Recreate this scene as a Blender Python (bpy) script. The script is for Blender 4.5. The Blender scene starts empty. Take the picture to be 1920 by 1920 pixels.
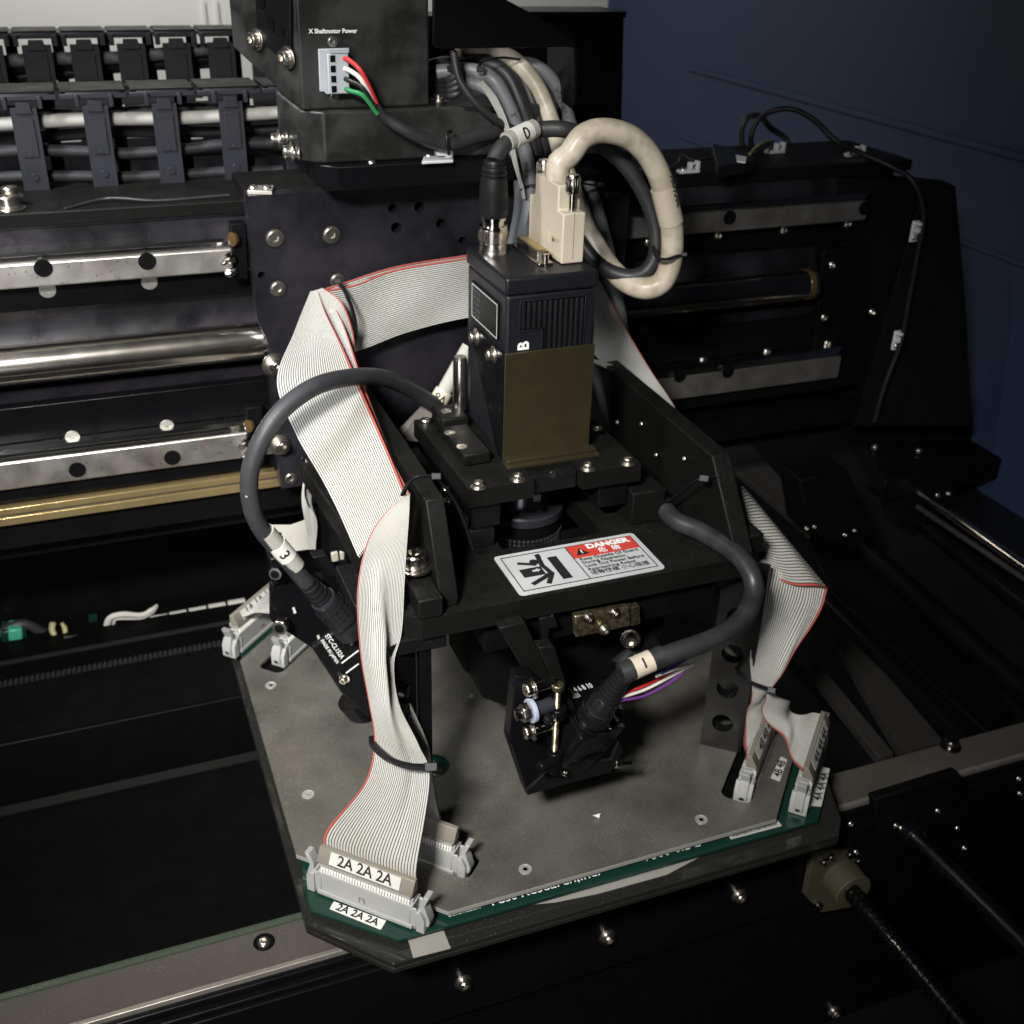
import bpy, bmesh, math, random
import numpy as np
from mathutils import Vector, Matrix, geometry
random.seed(7)
sc = bpy.context.scene
COL = sc.collection

# ---------------------------------------------------------------- camera, world, lamps, exposure
RC = np.array([[0.93259, -0.36008, 0.02479], [-0.1523, -0.45486, -0.87745], [0.32723, 0.81452, -0.47903]])
F = 2095.8
CAMP = np.array([0.0, 0.0, 6.0])
cd = bpy.data.cameras.new('camera'); cam = bpy.data.objects.new('camera', cd); COL.objects.link(cam)
cd.sensor_width = 36; cd.sensor_fit = 'HORIZONTAL'; cd.lens = F / 1920 * 36; cd.clip_start = 0.05; cd.clip_end = 200
mw = Matrix.Identity(4)
for i in range(3):
    mw[i][0] = RC[0][i]; mw[i][1] = -RC[1][i]; mw[i][2] = -RC[2][i]; mw[i][3] = CAMP[i]
cam.matrix_world = mw
cd.dof.use_dof = True; cd.dof.focus_distance = 7.0; cd.dof.aperture_fstop = 1.1
sc.camera = cam
w = bpy.data.worlds.new('World'); sc.world = w; w.use_nodes = True
w.node_tree.nodes['Background'].inputs[0].default_value = (0.75, 0.85, 1.0, 1)
w.node_tree.nodes['Background'].inputs[1].default_value = 0.004
def lamp(name, loc, tgt, sx, sy, power, col, spread=180):
    l = bpy.data.lights.new(name, 'AREA'); l.shape = 'RECTANGLE'; l.size = sx; l.size_y = sy; l.energy = power; l.color = col
    l.spread = math.radians(spread)
    o = bpy.data.objects.new(name, l); COL.objects.link(o); o.location = loc
    o.rotation_euler = (Vector(tgt) - Vector(loc)).to_track_quat('-Z', 'Y').to_euler()
    return o
lamp('ceiling_lamp_front', (-3.3, -0.8, 9.4), (1.3, 6.7, 1.6), 2.0, 1.0, 330, (1.0, 0.985, 0.955), 54)
lamp('ceiling_lamp_side', (-4.2, 6.5, 9.5), (1.0, 9.0, 3.0), 0.9, 3.0, 120, (0.95, 0.97, 1.0), 52)
lamp('wall_fill_lamp', (-0.5, 13.0, 11.5), (2.5, 18.5, 5.5), 2.0, 1.5, 470, (1.0, 0.99, 0.97), 125)  # added fill lamp to brighten the white and blue walls, no visible fixture
lamp('room_light_behind', (-6.0, -6.0, 2.2), (-0.5, 8.8, 3.2), 5.5, 4.0, 75, (0.98, 0.98, 1.0), 70)
sc.view_settings.view_transform = 'Standard'; sc.view_settings.look = 'None'
sc.view_settings.exposure = 0.0; sc.view_settings.gamma = 1.0
sc.cycles.max_bounces = 8; sc.cycles.glossy_bounces = 4; sc.cycles.transparent_max_bounces = 8

# ---------------------------------------------------------------- photo ray helpers (a pixel plus a real plane gives a real point)
def U(px, py, **k):
    d = RC.T @ np.array([(px - 960) / F, (py - 960) / F, 1.0])
    (a, v), = k.items(); i = 'xyz'.index(a)
    p = CAMP + d * ((v - CAMP[i]) / d[i])
    return Vector(p)
def UY(l): return [U(p[0], p[1], y=p[2]) for p in l]

# ---------------------------------------------------------------- materials
MATS = {}
def mat(name, col, rough=0.5, metal=0.0, dust=0.0, mott=0.0, mcol=None, bump=0.0, bscale=40.0, mscale=3.0, aniso=None, trans=0.0, ior=1.45, coat=0.0, spec=0.5, rvar=0.0, dcol=(0.42, 0.41, 0.36), dscale=60.0, dall=False):
    m = bpy.data.materials.new(name); m.use_nodes = True; nt = m.node_tree; N = nt.nodes; L = nt.links
    b = N['Principled BSDF']; b.inputs['Roughness'].default_value = rough; b.inputs['Metallic'].default_value = metal
    b.inputs['Transmission Weight'].default_value = trans; b.inputs['IOR'].default_value = ior
    b.inputs['Coat Weight'].default_value = coat; b.inputs['Specular IOR Level'].default_value = spec
    tc = N.new('ShaderNodeTexCoord'); src = tc.outputs['Object']
    def noise(scale, detail=4, vec=src, rr=0.55):
        n = N.new('ShaderNodeTexNoise'); n.inputs['Scale'].default_value = scale; n.inputs['Detail'].default_value = detail
        n.inputs['Roughness'].default_value = rr; L.new(vec, n.inputs['Vector']); return n
    def ramp(fac, a, b_, c0=(0, 0, 0, 1), c1=(1, 1, 1, 1)):
        r = N.new('ShaderNodeValToRGB'); r.color_ramp.elements[0].position = a; r.color_ramp.elements[1].position = b_
        r.color_ramp.elements[0].color = c0; r.color_ramp.elements[1].color = c1; L.new(fac, r.inputs[0]); return r.outputs[0]
    def mix(fac, a, c):
        x = N.new('ShaderNodeMix'); x.data_type = 'RGBA'
        if isinstance(fac, float): x.inputs[0].default_value = fac
        else: L.new(fac, x.inputs[0])
        for s, v in ((6, a), (7, c)):
            if isinstance(v, tuple): x.inputs[s].default_value = v
            else: L.new(v, x.inputs[s])
        return x.outputs[2]
    c = (*col, 1); out = c
    if mott > 0:
        mc = mcol or tuple(v * 0.5 for v in col)
        n = noise(mscale, 6); out = mix(ramp(n.outputs[0], 0.5 - 0.5 * (1 - mott), 0.5 + 0.32 * (1 - mott) + 0.02), out, (*mc, 1))
    if dust > 0:
        vor = N.new('ShaderNodeTexVoronoi'); vor.inputs['Scale'].default_value = dscale; L.new(src, vor.inputs['Vector'])
        n2 = noise(2.3, 3); n3 = noise(1.2 * dscale, 1)
        th = N.new('ShaderNodeMath'); th.operation = 'MULTIPLY'; L.new(n2.outputs[0], th.inputs[0]); th.inputs[1].default_value = 0.30 * dust
        lt = N.new('ShaderNodeMath'); lt.operation = 'LESS_THAN'; L.new(vor.outputs[0], lt.inputs[0]); L.new(th.outputs[0], lt.inputs[1])
        g = N.new('ShaderNodeNewGeometry'); sx = N.new('ShaderNodeSeparateXYZ'); L.new(g.outputs['Normal'], sx.inputs[0])
        up = ramp(sx.outputs[2], 0.3, 0.8, (1, 1, 1, 1) if dall else (0.12, 0.12, 0.12, 1), (1, 1, 1, 1))
        mu = N.new('ShaderNodeMath'); mu.operation = 'MULTIPLY'; L.new(lt.outputs[0], mu.inputs[0]); L.new(up, mu.inputs[1])
        film = N.new('ShaderNodeMath'); film.operation = 'MULTIPLY'; L.new(up, film.inputs[0]); L.new(ramp(n3.outputs[0], 0.45, 0.8), film.inputs[1])
        f2 = N.new('ShaderNodeMath'); f2.operation = 'MULTIPLY'; L.new(film.outputs[0], f2.inputs[0]); f2.inputs[1].default_value = 0.03 * dust
        out = mix(f2.outputs[0], out, (*dcol, 1)); out = mix(mu.outputs[0], out, (*dcol, 1))
    if isinstance(out, tuple): b.inputs['Base Color'].default_value = out
    else: L.new(out, b.inputs['Base Color'])
    if rvar > 0:
        n = noise(5, 6); mp = N.new('ShaderNodeMapRange'); L.new(n.outputs[0], mp.inputs[0]); mp.inputs[1].default_value = 0.3; mp.inputs[2].default_value = 0.7
        mp.inputs[3].default_value = max(0.03, rough - rvar); mp.inputs[4].default_value = min(1, rough + rvar); L.new(mp.outputs[0], b.inputs['Roughness'])
    if bump > 0:
        if aniso:
            mpg = N.new('ShaderNodeMapping'); L.new(src, mpg.inputs[0]); mpg.inputs['Scale'].default_value = aniso; n = noise(bscale, 3, mpg.outputs[0])
        else: n = noise(bscale, 4)
        bp = N.new('ShaderNodeBump'); bp.inputs['Strength'].default_value = bump; bp.inputs['Distance'].default_value = 0.004
        L.new(n.outputs[0], bp.inputs['Height']); L.new(bp.outputs[0], b.inputs['Normal'])
    MATS[name] = m; return m
M = lambda n: MATS[n]
mat('black_anodised', (0.005, 0.005, 0.0055), 0.36, 0, spec=0.22, dust=0.55, rvar=0.08, bump=0.08, bscale=90)
mat('black_dusty', (0.0045, 0.0045, 0.0042), 0.5, 0, spec=0.15, dust=0.85, rvar=0.1, bump=0.15, bscale=60, dcol=(0.20, 0.195, 0.17), dscale=130)
mat('black_clean', (0.0035, 0.0035, 0.0042), 0.30, 0, spec=0.16, rvar=0.06, bump=0.04)
mat('black_dark', (0.002, 0.002, 0.002), 0.6, 0, spec=0.12, rvar=0.1)
mat('black_plastic', (0.009, 0.009, 0.010), 0.42, 0, spec=0.28, bump=0.25, bscale=160)
mat('rubber_black', (0.016, 0.016, 0.017), 0.46, 0, bump=0.25, bscale=60, mott=0.6, mcol=(0.028, 0.028, 0.029), mscale=7, rvar=0.1, dust=0.2)
mat('rubber_grey', (0.034, 0.035, 0.038), 0.5, 0, bump=0.3, bscale=50, mott=0.5, mcol=(0.022, 0.022, 0.025), mscale=6, rvar=0.12, dust=0.25)
mat('stained_plate', (0.024, 0.022, 0.028), 0.32, 0.25, mott=0.8, mcol=(0.008, 0.008, 0.010), mscale=1.3, rvar=0.12, dust=0.3)
mat('stained_box', (0.036, 0.036, 0.034), 0.36, 0.1, spec=0.35, mott=0.85, mcol=(0.013, 0.013, 0.012), mscale=2.2, rvar=0.1, dust=0.35)
mat('camera_body', (0.009, 0.0095, 0.012), 0.38, 0.1, spec=0.4, bump=0.3, bscale=150, dust=0.35)
mat('bracket_olive', (0.090, 0.076, 0.036), 0.32, 0.75, bump=0.08, bscale=60, aniso=(1, 1, 12), rvar=0.12, mott=0.8, mcol=(0.068, 0.058, 0.030), mscale=5, dust=0.4, dscale=45, dcol=(0.3, 0.28, 0.2))
mat('brass_plate', (0.30, 0.26, 0.16), 0.34, 0.9, mott=0.75, mcol=(0.10, 0.088, 0.055), mscale=26, bump=0.3, bscale=90, rvar=0.1)
mat('gold_strip', (0.62, 0.46, 0.22), 0.30, 0.85, bump=0.1, bscale=40, aniso=(0.2, 8, 8), rvar=0.05)
mat('steel_bright', (0.62, 0.59, 0.54), 0.16, 1.0, rvar=0.06)
mat('steel_rod', (0.66, 0.62, 0.55), 0.20, 1.0, bump=0.02, bscale=30, aniso=(0.3, 6, 6), rvar=0.02)
mat('beam_dark', (0.030, 0.028, 0.025), 0.55, 0.2, rvar=0.1)
mat('steel_rail', (0.62, 0.60, 0.57), 0.36, 0.93, dust=0.75, dall=True, dcol=(0.20, 0.12, 0.05), dscale=22, mott=0.6, mcol=(0.50, 0.46, 0.40), mscale=4, bump=0.10, bscale=60, aniso=(6, 1, 1), rvar=0.08)
mat('steel_edge', (0.75, 0.74, 0.72), 0.14, 1.0, bump=0.05, bscale=30, aniso=(0.2, 6, 6))
mat('nickel', (0.60, 0.56, 0.50), 0.22, 1.0, rvar=0.08)
mat('screw_steel', (0.62, 0.58, 0.52), 0.30, 1.0, rvar=0.02)
mat('black_gloss', (0.012, 0.011, 0.012), 0.16, 0, spec=0.9, rvar=0.06, bump=0.06, bscale=8)
mat('screw_dark', (0.22, 0.21, 0.20), 0.22, 1.0)
mat('white_button', (0.36, 0.35, 0.31), 0.35, 0.7, bump=0.2)
mat('light_plate', (0.26, 0.247, 0.215), 0.36, 0.65, dust=1.15, bump=0.12, bscale=90, rvar=0.1, mott=0.5, mcol=(0.135, 0.128, 0.110), mscale=1.6, dcol=(0.50, 0.49, 0.45), dscale=95)
mat('plate_edge', (0.42, 0.41, 0.37), 0.4, 0.5, rvar=0.1)
mat('pcb_green', (0.004, 0.026, 0.018), 0.30, 0, dust=0.35, coat=0.3)
mat('acrylic', (0.55, 0.60, 0.55), 0.06, 0, trans=0.9, ior=1.49, rvar=0.03)
mat('acrylic_dusty', (0.022, 0.022, 0.019), 0.10, 0, trans=0.35, ior=1.45, dust=0.55, rvar=0.08)
mat('tape_and_glint', (0.25, 0.24, 0.215), 0.3, 0, bump=0.2, bscale=20)  # clear tape, also the painted reflection on the acrylic rim
mat('glass_edge', (0.10, 0.13, 0.09), 0.08, 0, trans=0.5)
mat('beam_brown', (0.085, 0.075, 0.064), 0.55, 0.2, dust=0.6, mott=0.35, mcol=(0.07, 0.062, 0.055), rvar=0.1)
mat('aluminium_strip', (0.50, 0.47, 0.42), 0.36, 0.7, bump=0.1, bscale=40, aniso=(0.3, 6, 6), mott=0.3, mcol=(0.34, 0.31, 0.27))
mat('ribbon_grey', (0.425, 0.425, 0.405), 0.42, 0, bump=0.05, bscale=30, mott=0.5, mcol=(0.38, 0.37, 0.325), mscale=2.2, dust=0.2, dcol=(0.08, 0.08, 0.07), dscale=16)
mat('ribbon_groove_shade', (0.05, 0.048, 0.042), 0.8)  # shade between the ribbon wires, painted dark on the groove faces
mat('ribbon_red', (0.42, 0.075, 0.055), 0.42)
mat('idc_grey', (0.31, 0.31, 0.295), 0.42, 0, bump=0.1, bscale=80, dust=0.2, dcol=(0.3, 0.28, 0.22))
mat('idc_dark', (0.17, 0.155, 0.125), 0.5)
mat('tooth_white', (0.72, 0.70, 0.64), 0.4)
mat('label_white', (0.66, 0.66, 0.62), 0.5, 0, mott=0.2, mcol=(0.6, 0.59, 0.53))
mat('label_grey', (0.46, 0.45, 0.41), 0.5)
mat('sticker_white', (0.43, 0.44, 0.44), 0.4, 0, mott=0.3, mcol=(0.38, 0.39, 0.39), mscale=9, dust=0.3, dcol=(0.12, 0.12, 0.11), dscale=30)
mat('sticker_red', (0.46, 0.045, 0.03), 0.4)
mat('ink_black', (0.012, 0.012, 0.012), 0.5)
mat('ink_white', (0.72, 0.72, 0.70), 0.5)
mat('beige_cable', (0.52, 0.46, 0.36), 0.36, 0, mott=0.85, mcol=(0.40, 0.345, 0.26), mscale=7, bump=0.15, bscale=30, dust=0.3, dcol=(0.12, 0.10, 0.07), dscale=34)
mat('beige_shell', (0.44, 0.39, 0.30), 0.48, 0, mott=0.3, mcol=(0.50, 0.44, 0.34), bump=0.1, bscale=60)
mat('grey_cable', (0.17, 0.175, 0.18), 0.42, 0, mott=0.3, mcol=(0.14, 0.145, 0.15))
mat('chain_blue_black', (0.024, 0.025, 0.031), 0.42, 0, bump=0.1, bscale=60, rvar=0.08, mott=0.2, mcol=(0.018, 0.019, 0.024))
mat('chain_dark', (0.016, 0.016, 0.018), 0.5)
mat('shrink_clear', (0.35, 0.34, 0.30), 0.12, 0, trans=0.0, coat=0.5)
mat('wire_red', (0.50, 0.03, 0.03), 0.4); mat('wire_green', (0.02, 0.20, 0.06), 0.4); mat('wire_white', (0.62, 0.60, 0.54), 0.4)
mat('wire_black', (0.012, 0.012, 0.012), 0.4); mat('wire_blue', (0.03, 0.04, 0.20), 0.4); mat('wire_purple', (0.12, 0.04, 0.20), 0.4)
mat('terminal_grey', (0.36, 0.38, 0.40), 0.45, 0, bump=0.1)
mat('washer_blue', (0.30, 0.34, 0.42), 0.35)
mat('olive_flange', (0.065, 0.060, 0.032), 0.6, 0.1, mott=0.4, mcol=(0.04, 0.037, 0.022))
mat('green_terminal', (0.06, 0.36, 0.22), 0.4); mat('yellow_wire', (0.38, 0.36, 0.13), 0.45)
mat('wall_white', (0.72, 0.71, 0.66), 0.55, 0, bump=0.05, bscale=20)
mat('wall_blue', (0.022, 0.034, 0.078), 0.6, 0, bump=0.04, bscale=20)
mat('floor_black', (0.006, 0.006, 0.007), 0.35, 0)
mat('table_black', (0.0022, 0.0022, 0.0026), 0.5, 0, rvar=0.08, spec=0.12)
mat('clip_white', (0.50, 0.51, 0.52), 0.45)
mat('pale_paper', (0.45, 0.44, 0.39), 0.6, 0, mott=0.3, mcol=(0.36, 0.35, 0.3))
mat('clear_tape', (0.30, 0.28, 0.22), 0.2, 0, coat=0.4)
mat('lens_coat', (0.05, 0.05, 0.06), 0.22, 0.6)
mat('grease', (0.075, 0.045, 0.015), 0.15, 0, coat=0.6, mott=0.4, mcol=(0.05, 0.03, 0.015))

# ---------------------------------------------------------------- objects
MW = {}
def empty(name, loc=(0, 0, 0), label=None, cat=None, group=None, matrix=None):
    o = bpy.data.objects.new(name, None); COL.objects.link(o); o.empty_display_size = 0.1
    m = matrix if matrix is not None else Matrix.Translation(Vector(loc)); o.matrix_world = m; MW[o] = m.copy()
    if label: o['label'] = label; o['category'] = cat
    if group: o['group'] = group
    return o
def tag(o, label, cat, group=None):
    o['label'] = label; o['category'] = cat
    if group: o['group'] = group
    return o
def link(name, me, parent=None, local=None, kind=None):
    o = bpy.data.objects.new(name, me); COL.objects.link(o)
    pm = MW[parent] if parent else Matrix.Identity(4)
    lm = local if local is not None else Matrix.Identity(4)
    if parent: o.parent = parent
    o.matrix_local = lm; MW[o] = pm @ lm
    if kind: o['kind'] = kind
    return o
def obj(name, geo, m, parent=None, bevel=0.0, seg=2, kind=None, local=False, ang=35):
    """geo = (verts, faces[, material index per face]); vertices in world space unless local"""
    v, f = geo[0], geo[1]
    me = bpy.data.meshes.new(name)
    if parent and not local:
        im = np.array(MW[parent].inverted()); a = np.array(v, dtype=float).reshape(-1, 3); a = a @ im[:3, :3].T + im[:3, 3]; v = a.tolist()
    me.from_pydata([tuple(x) for x in v], [], [tuple(q) for q in f])
    ms = m if isinstance(m, (list, tuple)) else [m]
    for x in ms: me.materials.append(M(x))
    if len(geo) > 2: me.polygons.foreach_set('material_index', list(geo[2]))
    me.polygons.foreach_set('use_smooth', [True] * len(me.polygons))
    me.set_sharp_from_angle(angle=math.radians(ang)); me.update()
    o = link(name, me, parent, None, kind)
    if bevel > 0:
        b = o.modifiers.new('bevel', 'BEVEL'); b.width = bevel; b.segments = seg; b.limit_method = 'ANGLE'; b.angle_limit = math.radians(40); b.harden_normals = False
    return o
def join(*gs):
    V = []; Fc = []; Mi = []
    for g in gs:
        k = len(V); V += [tuple(x) for x in g[0]]; Fc += [tuple(i + k for i in q) for q in g[1]]
        Mi += list(g[2]) if len(g) > 2 else [0] * len(g[1])
    return V, Fc, Mi
def setm(g, i): return g[0], g[1], [i] * len(g[1])
def xf(g, m): return ([tuple(m @ Vector(p)) for p in g[0]],) + tuple(g[1:])
def box(x0, x1, y0, y1, z0, z1):
    v = [(x, y, z) for x in (x0, x1) for y in (y0, y1) for z in (z0, z1)]
    return v, [(0, 1, 3, 2), (4, 6, 7, 5), (0, 4, 5, 1), (2, 3, 7, 6), (0, 2, 6, 4), (1, 5, 7, 3)]
def prism(poly, vec):
    n = len(poly); vec = Vector(vec); P = [Vector(p) for p in poly]
    nrm = Vector((0, 0, 0))
    for i in range(n): nrm += P[i].cross(P[(i + 1) % n])
    if nrm.dot(vec) > 0: P.reverse()
    v = [tuple(p) for p in P] + [tuple(p + vec) for p in P]
    f = [tuple(range(n)), tuple(range(2 * n - 1, n - 1, -1))]
    f += [((i + 1) % n, i, i + n, (i + 1) % n + n) for i in range(n)]
    return v, f
def PY(pix, y, d):      # outline on a vertical plane y, thickness d going back
    return prism([U(a, b, y=y) for a, b in pix], (0, d, 0))
def PZ(pix, z, d):      # outline on a horizontal plane z, thickness d going down
    return prism([U(a, b, z=z) for a, b in pix], (0, 0, -d))
def frame(axis, hint=(0, 0, 1)):
    z = Vector(axis).normalized(); h = Vector(hint)
    if abs(z.dot(h.normalized())) > 0.95: h = Vector((1, 0, 0))
    x = h.cross(z).normalized(); y = z.cross(x)
    return Matrix((x, y, z)).transposed().to_4x4()
def lathe(prof, n=32, o=(0, 0, 0), axis=(0, 0, 1), cap=True):
    fm = Matrix.Translation(Vector(o)) @ frame(axis); v = []; f = []
    for r, h in prof:
        for i in range(n):
            a = 2 * math.pi * i / n; v.append(tuple(fm @ Vector((r * math.cos(a), r * math.sin(a), h))))
    for k in range(len(prof) - 1):
        for i in range(n):
            j = (i + 1) % n; f.append((k * n + i, k * n + j, (k + 1) * n + j, (k + 1) * n + i))
    if cap:
        f.append(tuple(range(n - 1, -1, -1))); f.append(tuple((len(prof) - 1) * n + i for i in range(n)))
    return v, f
def cyl(p0, p1, r0, r1=None, n=24):
    p0 = Vector(p0); p1 = Vector(p1); L_ = (p1 - p0).length
    return lathe([(r0, 0), (r1 if r1 is not None else r0, L_)], n, p0, p1 - p0)
def catmull(P, m):
    P = [Vector(p) for p in P]
    if len(P) == 2: return [P[0].lerp(P[1], i / (m - 1)) for i in range(m)]
    # chord-length parametrised, resampled evenly
    Q = [2 * P[0] - P[1]] + P + [2 * P[-1] - P[-2]]
    out = []
    for i in range(1, len(Q) - 2):
        a, b, c, d = Q[i - 1:i + 3]
        for s in range(16):
            t = s / 16; t2 = t * t; t3 = t2 * t
            out.append(0.5 * ((2 * b) + (c - a) * t + (2 * a - 5 * b + 4 * c - d) * t2 + (3 * b - a - 3 * c + d) * t3))
    out.append(P[-1])
    L_ = [0]
    for i in range(1, len(out)): L_.append(L_[-1] + (out[i] - out[i - 1]).length)
    res = []; k = 0
    for s in range(m):
        t = L_[-1] * s / (m - 1)
        while k < len(L_) - 2 and L_[k + 1] < t: k += 1
        dd = L_[k + 1] - L_[k]; res.append(out[k].lerp(out[k + 1], 0 if dd == 0 else (t - L_[k]) / dd))
    return res
def tube(P, r, n=16, m=None, cap=True, flat=None, up=None):
    m = m or max(24, 10 * len(P)); C = catmull(P, m); v = []; f = []
    T = [(C[min(i + 1, m - 1)] - C[max(i - 1, 0)]).normalized() for i in range(m)]
    u = Vector(up) if up else Vector((0, 0, 1))
    if abs(u.dot(T[0])) > 0.9: u = Vector((1, 0, 0))
    x = (u - T[0] * u.dot(T[0])).normalized()
    for i in range(m):
        x = (x - T[i] * x.dot(T[i])).normalized(); y = T[i].cross(x)
        rr = r(i / (m - 1)) if callable(r) else r
        for k in range(n):
            a = 2 * math.pi * k / n
            v.append(tuple(C[i] + x * rr * math.cos(a) * (flat or 1) + y * rr * math.sin(a)))
    for i in range(m - 1):
        for k in range(n):
            j = (k + 1) % n; f.append((i * n + k, i * n + j, (i + 1) * n + j, (i + 1) * n + k))
    if cap: f.append(tuple(range(n - 1, -1, -1))); f.append(tuple((m - 1) * n + k for k in range(n)))
    return v, f
def holed(outer, holes, fr, th):
    """plate with cut-outs: 2D outlines in frame fr (4x4), front face at local z=0, thickness th going to -z"""
    loops = [outer] + holes; P = []
    for l in loops: P += [Vector((a, b, 0)) for a, b in l]
    tr = geometry.tessellate_polygon([[Vector((a, b, 0)) for a, b in l] for l in loops])
    n = len(P); v = [tuple(fr @ p) for p in P] + [tuple(fr @ (p + Vector((0, 0, -th)))) for p in P]; f = []
    for t in tr:
        a, b, c = (P[i] for i in t); s = (b - a).cross(c - a).z
        t = t if s > 0 else t[::-1]; f.append(tuple(t)); f.append(tuple(i + n for i in t[::-1]))
    k = 0
    for li, l in enumerate(loops):
        m = len(l); ar = sum(l[i][0] * l[(i + 1) % m][1] - l[(i + 1) % m][0] * l[i][1] for i in range(m))
        ccw = ar > 0
        for i in range(m):
            a, b = k + i, k + (i + 1) % m
            q = (a, a + n, b + n, b) if (ccw == (li == 0)) else (b, b + n, a + n, a)
            f.append(q)
        k += m
    return v, f
def circ(cx, cy, r, n=20, ry=None): return [(cx + r * math.cos(2 * math.pi * i / n), cy + (ry or r) * math.sin(2 * math.pi * i / n)) for i in range(n)]
def rrect(x0, x1, y0, y1, r, n=4):
    o = []
    for cx, cy, a0 in ((x1 - r, y1 - r, 0), (x0 + r, y1 - r, 90), (x0 + r, y0 + r, 180), (x1 - r, y0 + r, 270)):
        for i in range(n + 1):
            a = math.radians(a0 + 90 * i / n); o.append((cx + r * math.cos(a), cy + r * math.sin(a)))
    return o
# ---- screws (shared meshes)
_S = {}
def hexring(r, h, n=24, st=0.0):
    o = []
    for i in range(n):
        a = 2 * math.pi * i / n + st; k = (a + math.pi / 6) % (math.pi / 3) - math.pi / 6
        o.append((r * math.cos(math.pi / 6) / math.cos(k) * math.cos(a), r * math.cos(math.pi / 6) / math.cos(k) * math.sin(a), h))
    return o
def screwmesh(kind, mt):
    key = (kind, mt)
    if key in _S: return _S[key]
    n = 24; rings = []
    def cr(r, h): rings.append([(r * math.cos(2 * math.pi * i / n), r * math.sin(2 * math.pi * i / n), h) for i in range(n)])
    if kind == 'cap': cr(1, 0); cr(1, 0.85); cr(0.9, 1.0); hr, ht, hb = 0.55, 1.0, 0.4
    elif kind == 'capw': cr(1.55, 0); cr(1.55, 0.16); cr(1.3, 0.2); cr(1.28, 0.34); cr(1.0, 0.35); cr(1, 1.15); cr(0.9, 1.3); hr, ht, hb = 0.55, 1.3, 0.75
    elif kind == 'low': cr(1.35, 0); cr(1.35, 0.02); cr(1.0, 0.021); cr(1, 0.22); cr(0.9, 0.3); hr, ht, hb = 0.55, 0.3, 0.06
    elif kind == 'button': cr(1, 0); cr(0.97, 0.15); cr(0.8, 0.42); cr(0.6, 0.55); hr, ht, hb = 0.42, 0.57, 0.25
    elif kind == 'flat': cr(1, 0); cr(1, 0.10); cr(0.95, 0.14); hr, ht, hb = 0.42, 0.14, 0.02
    elif kind == 'rim': cr(1, 0); cr(1, 0.12); cr(0.85, 0.14); cr(0.8, 0.05); cr(0.6, 0.05); hr, ht, hb = 0.4, 0.08, -0.1
    v = []
    for r in rings: v += r
    v += hexring(hr, ht); v += hexring(hr * 0.96, hb); k = len(rings) + 2; f = []
    for q in range(k - 1):
        for i in range(n):
            j = (i + 1) % n; f.append((q * n + i, q * n + j, (q + 1) * n + j, (q + 1) * n + i))
    f.append(tuple(range(n - 1, -1, -1))); f.append(tuple((k - 1) * n + i for i in range(n)))
    me = bpy.data.meshes.new('screw_' + kind); me.from_pydata(v, [], f); me.materials.append(M(mt))
    me.polygons.foreach_set('use_smooth', [True] * len(f)); me.set_sharp_from_angle(angle=math.radians(30)); _S[key] = me
    return me
def screw(parent, p, r, axis=(0, 0, 1), kind='cap', mt='screw_steel', name='screw'):
    m = Matrix.Translation(Vector(p)) @ frame(axis) @ Matrix.Rotation(random.random() * 2, 4, 'Z') @ Matrix.Scale(r, 4)
    me = screwmesh(kind, mt)
    if parent: return link(name, me, parent, MW[parent].inverted() @ m)
    o = link(name, me, None, m); return o
def FY(y): return (0, -1, 0)
# ---- text
_T = {}
def textmesh(s, size, bold=0.0, align='LEFT', sp=1.0):
    key = (s, size, bold, align, sp)
    cu = bpy.data.curves.new('t', 'FONT'); cu.body = s; cu.size = size; cu.align_x = align; cu.align_y = 'CENTER'; cu.offset = bold; cu.space_character = sp
    cu.resolution_u = 3
    o = bpy.data.objects.new('t', cu); COL.objects.link(o); dg = bpy.context.evaluated_depsgraph_get(); dg.update()
    me = bpy.data.meshes.new_from_object(o.evaluated_get(dg)); bpy.data.objects.remove(o); bpy.data.curves.remove(cu)
    me.materials.clear(); return me
def text(s, m, size, mt, parent, bold=0.0, align='LEFT', name='lettering', sp=1.0):
    me = textmesh(s, size, bold, align, sp); me.materials.append(M(mt))
    return link(name, me, parent, (MW[parent].inverted() @ m) if parent else m)
def basis(o, x, y):
    x = Vector(x).normalized(); z = x.cross(Vector(y)).normalized(); y = z.cross(x)
    m = Matrix((x, y, z)).transposed().to_4x4(); m.translation = Vector(o); return m
def wraptext(s, p, axis, face, r, size, mt, parent, bold=0.0, turn=False, name='lettering', sp=1.0):
    """text bent round a cable of radius r: runs along the axis (turn=False) or across it"""
    me = textmesh(s, size, bold, 'CENTER', sp); me.materials.append(M(mt))
    ax = Vector(axis).normalized(); fc = (Vector(face) - ax * ax.dot(Vector(face))).normalized(); sd = fc.cross(ax)
    bm_ = bmesh.new(); bm_.from_mesh(me); bmesh.ops.triangulate(bm_, faces=bm_.faces[:]); 
    for _ in range(2): bmesh.ops.subdivide_edges(bm_, edges=[e for e in bm_.edges if e.calc_length() > 0.012], cuts=1); bmesh.ops.triangulate(bm_, faces=bm_.faces[:])
    bm_.to_mesh(me); bm_.free()
    im = MW[parent].inverted()
    for vtx in me.vertices:
        a, b = vtx.co.x, vtx.co.y
        if turn: a, b = -b, a
        th = b / r
        q = Vector(p) + ax * a + (fc * math.cos(th) - sd * math.sin(th)) * (r + 0.003)
        vtx.co = im @ q
    return link(name, me, parent)
CAMV = Vector(CAMP)
def tocam(p): return (CAMV - Vector(p)).normalized()

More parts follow.
